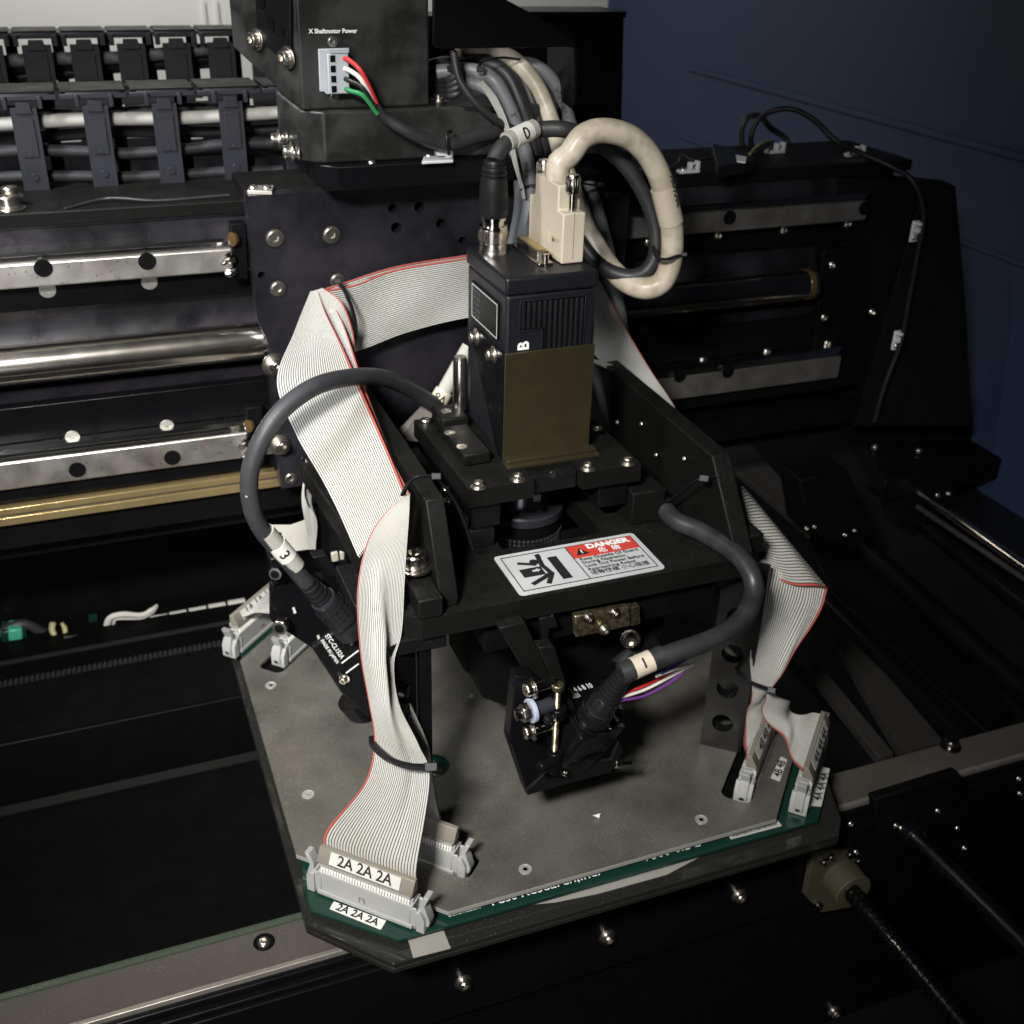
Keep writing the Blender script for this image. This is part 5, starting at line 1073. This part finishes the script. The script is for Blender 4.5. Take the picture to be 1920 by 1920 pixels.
# -- cable 1 and front camera
c1 = empty('looped_cable', U(1400, 1180, y=5.4), 'thick dark grey cable marked 1 looping over the right front corner of the frame', 'cable')
P1 = [Vector((3.93, 7.7, 1.98)), Vector((3.93, 7.2, 1.98)), Vector((3.92, 6.8, 1.98)), U(1262, 972, z=1.98), U(1310, 995, z=1.98), U(1362, 1025, z=1.99), U(1398, 1058, z=1.97), U(1414, 1100, y=5.48), U(1402, 1145, y=5.5), U(1370, 1180, y=5.4), U(1320, 1205, y=5.35), U(1270, 1222, y=5.33), U(1215, 1242, y=5.33), U(1175, 1262, y=5.35)]
obj('jacket', tube(P1, 0.070, 20, 140), 'rubber_black', c1)
mp = U(1204, 1246, y=5.33); ax_ = (U(1180, 1258, y=5.33) - U(1230, 1236, y=5.33)).normalized()
obj('clear_sleeve', lathe([(0.073, -0.16), (0.073, 0.16)], 24, mp, ax_), 'rubber_black', c1)
mark(c1, mp, ax_, 0.077, 0.14, '1', 0.10, False, mt='beige_shell')
fp = empty('front_camera_plug', U(1150, 1280, y=5.38), 'black ribbed plug of cable 1 on the front side camera', 'plug')
s1 = U(1172, 1262, y=5.35); e1 = U(1106, 1352, y=5.46); ax1 = (e1 - s1).normalized(); l1 = (e1 - s1).length
ribboot(s1, ax1, l1 * 0.5, 0.084, fp, 7)
obj('barrel', lathe([(0.080, l1 * 0.5), (0.092, l1 * 0.55), (0.092, l1 * 0.72), (0.10, l1 * 0.73), (0.104, l1 * 0.76)], 28, s1, ax1), 'black_plastic', fp)
gk = [xf(box(0.090, 0.099, -0.012, 0.012, l1 * (0.50 + 0.07 * j), l1 * (0.54 + 0.07 * j)), Matrix.Translation(s1) @ frame(ax1) @ Matrix.Rotation(2 * math.pi * i / 12, 4, 'Z')) for i in range(12) for j in range(3)]
obj('grip', join(*gk), 'black_plastic', fp, kind='stuff')
obj('collar', lathe([(0.104, l1 * 0.76), (0.118, l1 * 0.78), (0.118, l1 * 0.95), (0.128, l1 * 0.96), (0.128, l1 * 1.0)], 48, s1, ax1), 'black_anodised', fp)
obj('ring', lathe([(0.101, l1 * 0.745), (0.1085, l1 * 0.75), (0.1085, l1 * 0.765), (0.101, l1 * 0.77)], 40, s1, ax1), 'steel_bright', fp)
fcam = empty('side_camera', U(1120, 1370, y=5.5), 'front side camera on its tilting bracket above the grey plate', 'industrial camera')
# camera body: tilted box in its own frame (top face towards the viewer)
n1 = -ax1
top_pts = [(1062, 1300), (1150, 1272), (1172, 1362), (1090, 1388)]
oc = Vector(e1); nn = np.array(-ax1)
def onp(px, py, off=0.0):
    c = float(nn @ (np.array(oc) + nn * off)); d = RC.T @ np.array([(px - 960) / F, (py - 960) / F, 1.0]); t = (c - nn @ CAMP) / (nn @ d); return Vector(CAMP + d * t)
TP = [onp(*q) for q in ((1040, 1292), (1150, 1262), (1175, 1360), (1092, 1386))]
obj('body', prism(TP, ax1 * 0.30), 'black_clean', fcam, bevel=0.02, seg=3)
lc_ = (TP[0] + TP[1] + TP[2] + TP[3]) / 4
obj('lens_mount', cyl(lc_ + ax1 * 0.29, lc_ + ax1 * 0.52, 0.25, 0.24, 36), 'black_clean', fcam)
obj('base_ring', lathe([(0.118, 0.004), (0.133, 0.006), (0.133, 0.012), (0.118, 0.014)], 40, Vector(e1) - ax1 * 0.015, -ax1), 'screw_dark', fcam)
xd_ = (TP[2] - TP[3]).normalized()
for s_, px, py, sz in (('75', 1143, 1368, 0.05), ('ON/OFF', 1158, 1352, 0.045), ('MIC', 1166, 1330, 0.045)):
    text(s_, basis(onp(px, py, 0.004), (TP[0] - TP[3]), -xd_), sz, 'ink_white', fcam, 0.0015)
text('2 4 6 8 10', basis(onp(1068, 1296, 0.004), xd_, (TP[0] - TP[3])), 0.06, 'ink_white', fcam, 0.001)
text('|||||||||', basis(onp(1070, 1306, 0.004), xd_, (TP[0] - TP[3])), 0.04, 'ink_white', fcam, 0.001)
screw(fcam, onp(1166, 1360, 0.002), 0.02, -ax1, 'flat', 'screw_steel')
# tilting bracket
br2 = empty('tilt_bracket', U(1000, 1400, y=5.5), 'black tilting bracket with chrome bolts and a vertical adjusting screw', 'bracket')
yf = 5.52
obj('cheek_plate', PY([(968, 1268), (1000, 1268), (1048, 1310), (1070, 1360), (1050, 1470), (1040, 1478), (988, 1490), (955, 1390)], yf, 0.12), 'black_clean', br2, bevel=0.01)
obj('front_edge', PY([(1032, 1440), (1045, 1430), (1145, 1425), (1160, 1390), (1168, 1410), (1145, 1448), (1040, 1476), (990, 1492), (985, 1485)], yf - 0.03, 0.03), 'black_anodised', br2, bevel=0.006)
obj('swing_arm', PY([(935, 1178), (985, 1166), (1042, 1290), (1092, 1370), (1090, 1392), (1060, 1392), (1020, 1320)], yf + 0.13, 0.1), 'black_dusty', br2, bevel=0.01)
obj('swing_arm', PY([(1010, 1215), (1040, 1212), (1068, 1300), (1098, 1375), (1078, 1380), (1045, 1300)], yf + 0.02, 0.1), 'black_dusty', br2, bevel=0.01)
obj('hanger', PY([(1012, 1160), (1040, 1155), (1048, 1176), (1030, 1180), (1028, 1230), (1018, 1230), (1018, 1182)], 5.8, 0.12), 'black_anodised', br2, bevel=0.008)
obj('lens_shade', PY([(870, 1175), (1000, 1175), (1010, 1300), (960, 1330), (905, 1310), (895, 1270), (872, 1262)], 6.4, 0.4), 'black_dark', br2, bevel=0.02)
obj('light_head', PY([(1040, 1190), (1175, 1180), (1180, 1290), (1050, 1300)], 6.2, 0.5), 'black_dark', br2, bevel=0.02)
for px, py in ((1000, 1290), (998, 1370)):
    c = U(px, py, y=yf - 0.08); screw(br2, c, 0.047, (-1, -0.12, 0.0), 'capw', 'nickel'); obj('spacer', cyl(c, c + Vector((0.16, 0.02, 0)), 0.036), 'steel_bright', br2)
c = U(1000, 1331, y=yf - 0.10)
obj('spacer', cyl(c, c + Vector((0.14, 0.02, 0)), 0.05), 'chain_blue_black', br2)
obj('blue_washer', lathe([(0.085, 0), (0.085, 0.03)], 28, c, (-1, -0.12, 0)), 'washer_blue', br2, bevel=0.004)
obj('chrome_nut', lathe([(0.068, 0.031), (0.068, 0.085), (0.058, 0.10)], 6, c, (-1, -0.12, 0)), 'nickel', br2, bevel=0.008)
obj('nut_end', lathe([(0.038, 0.10), (0.038, 0.13), (0.026, 0.132)], 18, c, (-1, -0.12, 0)), 'screw_dark', br2)
# adjusting screw
sa, sb = U(1046, 1292, y=yf - 0.1), U(1040, 1432, y=yf - 0.1); sb.x = sa.x; 
dl = (sa - sb).length; pr = []
nt_ = 46
for i in range(nt_): h_ = dl * i / nt_; pr += [(0.017, h_), (0.023, h_ + dl / nt_ / 2)]
obj('threaded_rod', lathe(pr, 14, sb, (sa - sb)), 'brass_plate', br2)
screw(br2, sa, 0.042, (0, 0, 1), 'cap', 'brass_plate', name='rod_head')
def knuckle(px, py, w_, h_, mt='black_clean'):
    c = U(px, py, y=yf - 0.1)
    o_ = obj('knuckle', join(lathe([(h_ * 0.5, -w_ * 0.5), (h_ * 0.5, w_ * 0.5)], 20, c, (0, 0, 1)), lathe([(h_ * 0.42, 0), (h_ * 0.42, w_ * 0.9)], 20, c + Vector((0.02, -0.0, 0)), (-1, -0.25, 0))), mt, br2, bevel=0.006)
knuckle(1047, 1335, 0.08, 0.11); knuckle(1040, 1425, 0.18, 0.12)
obj('pivot_end', lathe([(0.045, 0), (0.045, 0.02), (0.03, 0.024)], 20, U(1028, 1345, y=yf - 0.13), (-1, -0.4, 0)), 'black_anodised', br2)
obj('pivot_barrel', cyl(U(1060, 1408, y=yf - 0.08), U(1082, 1412, y=yf - 0.06), 0.065, 0.065, 24), 'black_clean', br2, bevel=0.006)
screw(br2, U(1058, 1448, y=yf - 0.1), 0.026, (0.3, -0.8, 0.3), 'cap', 'steel_bright')
nx = U(1152, 1432, y=5.5)
obj('hex_nut', lathe([(0.035, 0), (0.035, 0.05)], 6, nx, (1, 0.0, -0.25)), 'steel_bright', br2, bevel=0.004)
obj('stud', lathe([(0.018, 0.05), (0.018, 0.14)], 12, nx, (1, 0.0, -0.25)), 'screw_dark', br2)
for i, (dy_, mt) in enumerate(((0, 'wire_red'), (4, 'wire_white'), (10, 'wire_purple'), (-4, 'wire_blue'), (2, 'wire_white'))):
    pass
wr = empty('wire_group', U(1240, 1270, y=5.5), 'thin red white blue and purple wires under cable 1', 'wires')
for mt, P in (('wire_red', [(1160, 1303), (1190, 1293), (1238, 1272), (1272, 1248)]), ('wire_white', [(1163, 1308), (1210, 1293), (1258, 1268), (1300, 1246)]), ('wire_purple', [(1160, 1314), (1210, 1304), (1262, 1276), (1296, 1246)]), ('wire_blue', [(1240, 1262), (1262, 1250), (1285, 1236), (1300, 1225)]), ('label_grey', [(1230, 1268), (1265, 1255), (1290, 1247), (1302, 1240)])):
    obj('wire', tube(UY([(a, b, 5.36 + 0.05 * i) for i, (a, b) in enumerate(P)]), 0.011, 8), mt, wr)
# -- rear right camera glimpsed under the plate
rcam = empty('side_camera', U(1215, 1150, y=6.6), 'right side camera glimpsed in the dark under the frame plate', 'industrial camera')
obj('body', PY([(1190, 1105), (1240, 1085), (1272, 1130), (1215, 1165)], 6.5, 0.25), 'black_clean', rcam, bevel=0.015)
obj('edge_strip', PY([(1208, 1152), (1233, 1116), (1236, 1118), (1211, 1155)], 6.49, 0.01), 'label_grey', rcam)
a0, a1 = U(1222, 1155, y=6.4), U(1180, 1225, y=6.25)
obj('lens_barrel', lathe([(0.13, 0), (0.13, 0.16), (0.17, 0.17), (0.17, 0.21), (0.12, 0.22), (0.12, 0.5)], 32, a0, a1 - a0), 'camera_body', rcam)
screw(rcam, U(1182, 1198, y=6.1), 0.05, (-0.5, -1, 0.2), 'capw', 'nickel')
text('0', basis(U(1190, 1228, y=6.05), (0.3, 0, -1), (1, 0, 0.3)), 0.05, 'ink_white', rcam, 0.002)
g8 = empty('marker_cable', U(835, 740, y=8.0), 'grey cable end marked 8V behind the steel pin', 'cable')
pA_, pB_ = U(880, 650, y=8.0), U(815, 765, y=7.95)
obj('jacket', tube([pA_, pA_.lerp(pB_, 0.5), pB_], 0.062, 18), 'shrink_clear', g8)
mpp = pA_.lerp(pB_, 0.82); obj('marker_sleeve', lathe([(0.075, -0.06), (0.075, 0.06)], 24, mpp, pB_ - pA_), 'beige_shell', g8)
wraptext('8V', mpp, (pA_ - pB_), tocam(mpp), 0.075, 0.09, 'ink_black', g8, 0.002, True)
sp2 = empty('sheet_tab', U(800, 800, y=8.0), 'grey-brown bent sheet tab behind the camera mount', 'bracket')
obj('sheet', prism([U(742, 812, y=8.0), U(790, 762, y=8.0), U(815, 775, y=7.95), U(800, 830, y=7.9), U(752, 825, y=7.95)], (0, 0.01, 0)), 'beam_brown', sp2)

# ================================================================ FRONT BEAM, TABLE, LEFT BACKGROUND
fb = empty('front_beam', (2.5, 5.5, -0.5), 'long brown-grey front rail of the conveyor with a bright aluminium strip and black profile', 'machine rail')
ZB = -0.5
yf0, yf1 = 5.83, 5.50
ys0 = U(122, 1915, z=ZB).y
obj('top_face', box(-6, 8.6, 5.46, 5.80, ZB - 0.06, ZB), 'beam_brown', fb, bevel=0.006)
obj('aluminium_edge', box(-6, 8.6, 5.42, 5.458, ZB - 0.05, ZB + 0.012), 'aluminium_strip', fb, bevel=0.004)
obj('black_profile', join(box(-6, 8.6, 5.37, 5.417, ZB - 0.10, ZB - 0.02), box(-6, 8.6, 5.31, 5.37, ZB - 0.12, ZB - 0.07)), 'black_clean', fb, bevel=0.012)
obj('front_face', box(-6, 8.6, 5.28, 5.9, -1.38, ZB - 0.121), 'black_clean', fb, bevel=0.012)
obj('lower_face', box(-6, 8.6, 5.33, 5.85, -3.2, -1.384), 'black_dark', fb)
obj('glass_edge', box(-6, 0.86, 5.80, 5.84, ZB - 0.04, ZB + 0.02), 'glass_edge', fb, bevel=0.006)
obj('glass_edge', box(-6, 0.86, 5.845, 5.855, ZB - 0.04, ZB + 0.01), 'glass_edge', fb)
for px, py in ((868, 1840), (1138, 1755), (1385, 1678), (1563, 1895)):
    screw(fb, U(px, py, y=5.28) if py != 1895 else U(px, py, y=5.33), 0.045, (0, -1, 0), 'capw', 'screw_steel')
screw(fb, U(495, 1767, z=ZB + 0.002), 0.075, (0, 0, 1), 'flat', 'black_dark', name='plug'); screw(fb, U(495, 1767, z=ZB + 0.01), 0.048, (0, 0, 1), 'button', 'screw_steel')
screw(fb, U(1782, 1400, z=ZB + 0.002), 0.06, (0, 0, 1), 'capw', 'screw_dark')
tbk = struct('table', box(-6, 0.9, 5.9, 8.56, -2.6, -1.3), 'table_black')
rb_ = empty('rear_rail', (-1, 8.9, -0.6), 'dark bluish rear rail of the conveyor beyond the black gap', 'machine rail')
obj('face', box(-6, 5.4, 8.56, 9.0, -1.2, -0.52), 'table_black', rb_, bevel=0.01)
obj('upper_face', prism([(-6, 8.60, -0.51), (-6, 9.28, -0.42), (-6, 9.28, -1.2), (-6, 8.60, -1.2)], (11.2, 0, 0)), 'table_black', rb_)
# toothed belt strip
bl = empty('toothed_belt', (-1, 9.6, -0.4), 'dark toothed belt strip running along the rear rail', 'belt')
zbt = -0.60
obj('strip', box(-6, 1.1, 9.50, 9.62, zbt - 0.1, zbt), 'rubber_black', bl)
tm_ = None
for i in range(70):
    x = -2.2 + 0.047 * i
    if tm_ is None: tm_ = obj('tooth', box(0, 0.024, 9.485, 9.60, zbt, zbt + 0.03), 'rubber_grey', bl)
    else: c = tm_.copy(); COL.objects.link(c); c.parent = bl
    (tm_ if i == 0 else c).matrix_local = Matrix.Translation((x, 0, 0))
# slot behind with wires and connectors
tr = empty('cable_duct', (-1, 10.2, -0.3), 'dark slot duct with pale cable segments below the gantry', 'duct')
obj('floor_plate', box(-6, 1.6, 9.7, 11.2, -0.72, -0.6), 'black_dark', tr)
obj('rear_plate', box(-6, 5.4, 10.6, 10.7, -0.6, 2.2), 'black_clean', tr)
for i in range(6):
    px = 245 + 36.5 * i; py = 1166 - 6.4 * i
    obj('pale_segment', tube(UY([(px, py + 1, 10.3), (px + 32, py - 4.5, 10.3)]), 0.026 + 0.005 * i, 10), 'label_grey', tr)
obj('channel_lip', box(-6, 1.3, 9.90, 9.93, -0.60, -0.57), 'chain_dark', tr)
obj('circuit_strip', PY([(-20, 1196), (60, 1190), (180, 1172), (180, 1182), (60, 1204), (-20, 1214)], 10.45, 0.03), 'pcb_green', tr)
obj('circuit_strip', PY([(166, 1158), (182, 1155), (183, 1180), (167, 1183)], 10.4, 0.05), 'pcb_green', tr)
gt = empty('green_terminal', U(40, 1185, y=10.3), 'green terminal block with wires at the left edge under the gantry', 'terminal block')
obj('body', PY([(15, 1182), (42, 1180), (44, 1200), (16, 1204)], 10.28, 0.2), 'green_terminal', gt, bevel=0.02)
obj('base', PY([(2, 1185), (50, 1180), (52, 1210), (4, 1215)], 10.32, 0.2), 'pcb_green', gt, bevel=0.01)
yw = empty('wire_coil', U(110, 1180, y=10.3), 'small coil of yellow-green wire in the duct', 'wires')
for i, mt in enumerate(('yellow_wire', 'wire_white', 'yellow_wire')):
    obj('wire', tube(UY([(96 + 3 * i, 1168, 10.3), (95 + 3 * i, 1182, 10.3), (104 + 2 * i, 1194, 10.28), (120, 1199 - 3 * i, 10.28), (124 - 2 * i, 1180, 10.3), (116, 1168, 10.32)]), 0.016, 8), mt, yw)
ww = empty('wire_coil', U(230, 1160, y=10.3), 'looped white and grey wires in the middle of the duct', 'wires')
for i in range(4):
    obj('wire', tube(UY([(196 + 5 * i, 1178 - i, 10.3), (204 + 4 * i, 1158 + i, 10.28), (230, 1150 + 3 * i, 10.27), (265, 1152 + 2 * i, 10.28), (285, 1142 + 2 * i, 10.3), (294, 1136, 10.35)]), 0.019, 8), ('wire_white', 'wire_white', 'grey_cable', 'wire_white')[i], ww)
simplecable('duct_cable', 'pale beige cable lying in the duct', UY([(186, 1192, 10.25), (230, 1188, 10.25), (300, 1182, 10.25), (340, 1178, 10.3)]), 0.032, 'label_white')
simplecable('duct_cable', 'dark cable along the middle of the duct under the white wires', UY([(120, 1196, 10.2), (200, 1188, 10.2), (300, 1172, 10.2), (400, 1156, 10.2), (470, 1146, 10.2)]), 0.02, 'rubber_grey')
simplecable('duct_cable', 'dark cable running along the duct from the left edge', UY([(-20, 1200, 10.4), (40, 1170, 10.4), (100, 1192, 10.4), (180, 1192, 10.4)]), 0.05, 'rubber_grey')

# ================================================================ RIGHT SIDE MACHINERY
rs = empty('side_rail', (6.3, 7.0, -1.0), 'flat grey-brown side rail strip with holes leading back on the right', 'machine rail')
zz = -1.0
o_ = [(1552, 1248), (1572, 1236), (1673, 1416), (1654, 1420)]
o_ = [(1560, 1300), (1572, 1292), (1676, 1412), (1654, 1420)]
obj('strip', prism([U(a, b, z=-0.8) for a, b in ((1500, 1235), (1520, 1225), (1676, 1412), (1648, 1420))], (0, 0, -0.1)), 'beam_dark', rs, bevel=0.006)
obj('wide_strip', prism([U(a, b, z=-1.0) for a, b in ((1560, 1190), (1600, 1190), (1770, 1392), (1690, 1412))], (0, 0, -0.1)), 'beam_dark', rs)
obj('upper_strip', prism([U(a, b, z=0.2) for a, b in ((1330, 838), (1405, 830), (1525, 965), (1520, 1000))], (0, 0, -0.08)), 'beam_dark', rs, bevel=0.006)
obj('blue_cover', prism([U(a, b, z=-0.9) for a, b in ((1500, 985), (1640, 1020), (1900, 1330), (1850, 1372), (1560, 1110))], (0, 0, -0.08)), 'table_black', rs, bevel=0.02)
for k_, (pa, pb2, zz_, th_, mt_, lab_) in enumerate((((1640, 905), (1960, 1165), 0.1, 0.10, 'black_clean', 'dark long rail just below the round guide bar'), ((1610, 1020), (1960, 1330), -0.3, 0.12, 'table_black', 'bluish dark long rail leading to the lower right'), ((1530, 1110), (1900, 1480), -0.75, 0.09, 'black_clean', 'dark long rail next to the flat strip on the right'))):
    lr = empty('long_rail', U(*pa, z=zz_), lab_, 'rail', 'long dark rails receding on the right')
    A0, A1 = U(*pa, z=zz_), U(*pb2, z=zz_)
    obj('bar', tube([A0, A1], th_, 12), mt_, lr)
ra = empty('round_guide', (7.6, 7.5, -0.3), 'steel guide bar on a black block receding at the right edge', 'guide rail')
obj('bar', tube([U(1725, 925, z=0.6), U(1960, 1090, z=0.6)], 0.05, 14), 'steel_bright', ra)
obj('bar', tube([U(1720, 950, z=0.5), U(1960, 1112, z=0.5)], 0.03, 14), 'beam_dark', ra)
obj('block', PY([(1690, 905), (1790, 900), (1800, 965), (1695, 990)], 8.1, 0.4), 'black_clean', ra, bevel=0.02)
for px, py in ((1758, 929), (1778, 926)): screw(ra, U(px, py, y=8.08), 0.03, (0, -1, 0.3), 'button')
gb = empty('end_gusset', U(1700, 500, y=8.4), 'tall dark triangular gusset carrying the right end of the gantry', 'bracket')
obj('plate', prism([U(1735, 345, y=8.6), U(1792, 350, y=8.5), U(1810, 560, y=8.3), U(1822, 800, y=8.2), U(1600, 800, y=8.6)], (0.08, 0.2, 0)), 'black_dark', gb, bevel=0.01)
obj('foot', PZ([(1600, 800), (1820, 760), (1880, 860), (1660, 900)], 0.9, 0.25), 'black_dark', gb, bevel=0.02)
for px, py in ((1675, 768), (1760, 815), (1640, 842), (1722, 848)): screw(gb, U(px, py, z=0.92), 0.04, (0, 0, 1), 'cap')
fk = empty('slide_block', U(1560, 1000, z=0.2), 'black bearing block with small screws below the gantry end', 'bearing block')
obj('body', PY([(1500, 900), (1590, 880), (1640, 1000), (1600, 1030), (1515, 1000)], 8.0, 0.4), 'black_dark', fk, bevel=0.02)
for px, py in ((1512, 991), (1527, 988), (1584, 1003), (1602, 995)): screw(fk, U(px, py, y=7.98), 0.025, (0, -1, 0.3), 'button')
# ball screw with flange
ya = 5.27
fl = empty('ball_screw', U(1595, 1680, y=ya), 'dark threaded ball screw with olive flange nut pointing to the lower right', 'ball screw')
ctr = U(1592, 1672, y=ya)
obj('flange', PY([(1532, 1598), (1560, 1590), (1598, 1598), (1625, 1650), (1610, 1700), (1540, 1712), (1510, 1680), (1522, 1620)], ya - 0.06, 0.06), 'olive_flange', fl, bevel=0.01)
obj('nut', lathe([(0.17, 0), (0.17, 0.20), (0.16, 0.21), (0.095, 0.212)], 32, U(1572, 1640, y=ya - 0.05), (0, -1, 0)), 'olive_flange', fl)
for px, py in ((1543, 1615), (1556, 1606), (1592, 1600), (1608, 1612), (1532, 1695)): screw(fl, U(px, py, y=ya - 0.06), 0.035, (0, -1, 0), 'cap', 'screw_dark')
c0_ = U(1586, 1660, y=ya - 0.2); c1_ = U(1830, 1935, y=3.85); c1_ = Vector((c0_.x + 0.02, 3.4, c0_.z))
Ls = (c1_ - c0_).length
Vh = []; Fh = []
nh = int(Ls / 0.062); seg_ = 22; tot = nh * seg_; prof_ = [(0.0, 0.076), (0.30, 0.076), (0.42, 0.058), (0.80, 0.058), (0.92, 0.076)]
fmx = Matrix.Translation(c0_) @ frame(c1_ - c0_)
K = len(prof_)
for i in range(tot + 1):
    a = 2 * math.pi * i / seg_; hh = 0.062 * i / seg_
    for (t_, r_) in prof_: Vh.append(tuple(fmx @ Vector((r_ * math.cos(a), r_ * math.sin(a), hh + t_ * 0.062))))
for i in range(tot):
    for k in range(K - 1): Fh.append((i * K + k, (i + 1) * K + k, (i + 1) * K + k + 1, i * K + k + 1))
for i in range(tot - seg_): Fh.append((i * K + K - 1, (i + 1) * K + K - 1, (i + 1 + seg_) * K, (i + seg_) * K))
obj('screw_shaft', (Vh, Fh), 'screw_dark', fl, ang=30)
gr = empty('guide_shaft', U(1740, 1590, y=5.2), 'smooth dark steel guide shaft right of the ball screw', 'shaft')
g0 = U(1705, 1560, y=5.25); obj('shaft', lathe([(0.085, 0), (0.085, 2.2)], 32, g0, (0.06, -1, 0.0)), 'screw_dark', gr)
obj('collar', lathe([(0.12, 0), (0.12, 0.14)], 32, g0 + Vector((0, 0.05, 0)), (0, -1, 0)), 'black_clean', gr, bevel=0.01)
mb = empty('bearing_housing', U(1740, 1540, y=5.3), 'black bearing housing with scattered shiny screws at the right', 'bearing block')
obj('body', PY([(1640, 1500), (1800, 1450), (1860, 1560), (1840, 1640), (1700, 1680), (1650, 1620)], 5.27, 0.1), 'black_dark', mb, bevel=0.02)
for px, py in ((1680, 1548), (1690, 1553), (1758, 1520), (1795, 1553), (1808, 1590), (1595, 1545), (1605, 1598), (1910, 1460), (1912, 1488)): screw(mb, U(px, py, y=5.25), 0.028, (0, -1, 0.2), 'button')
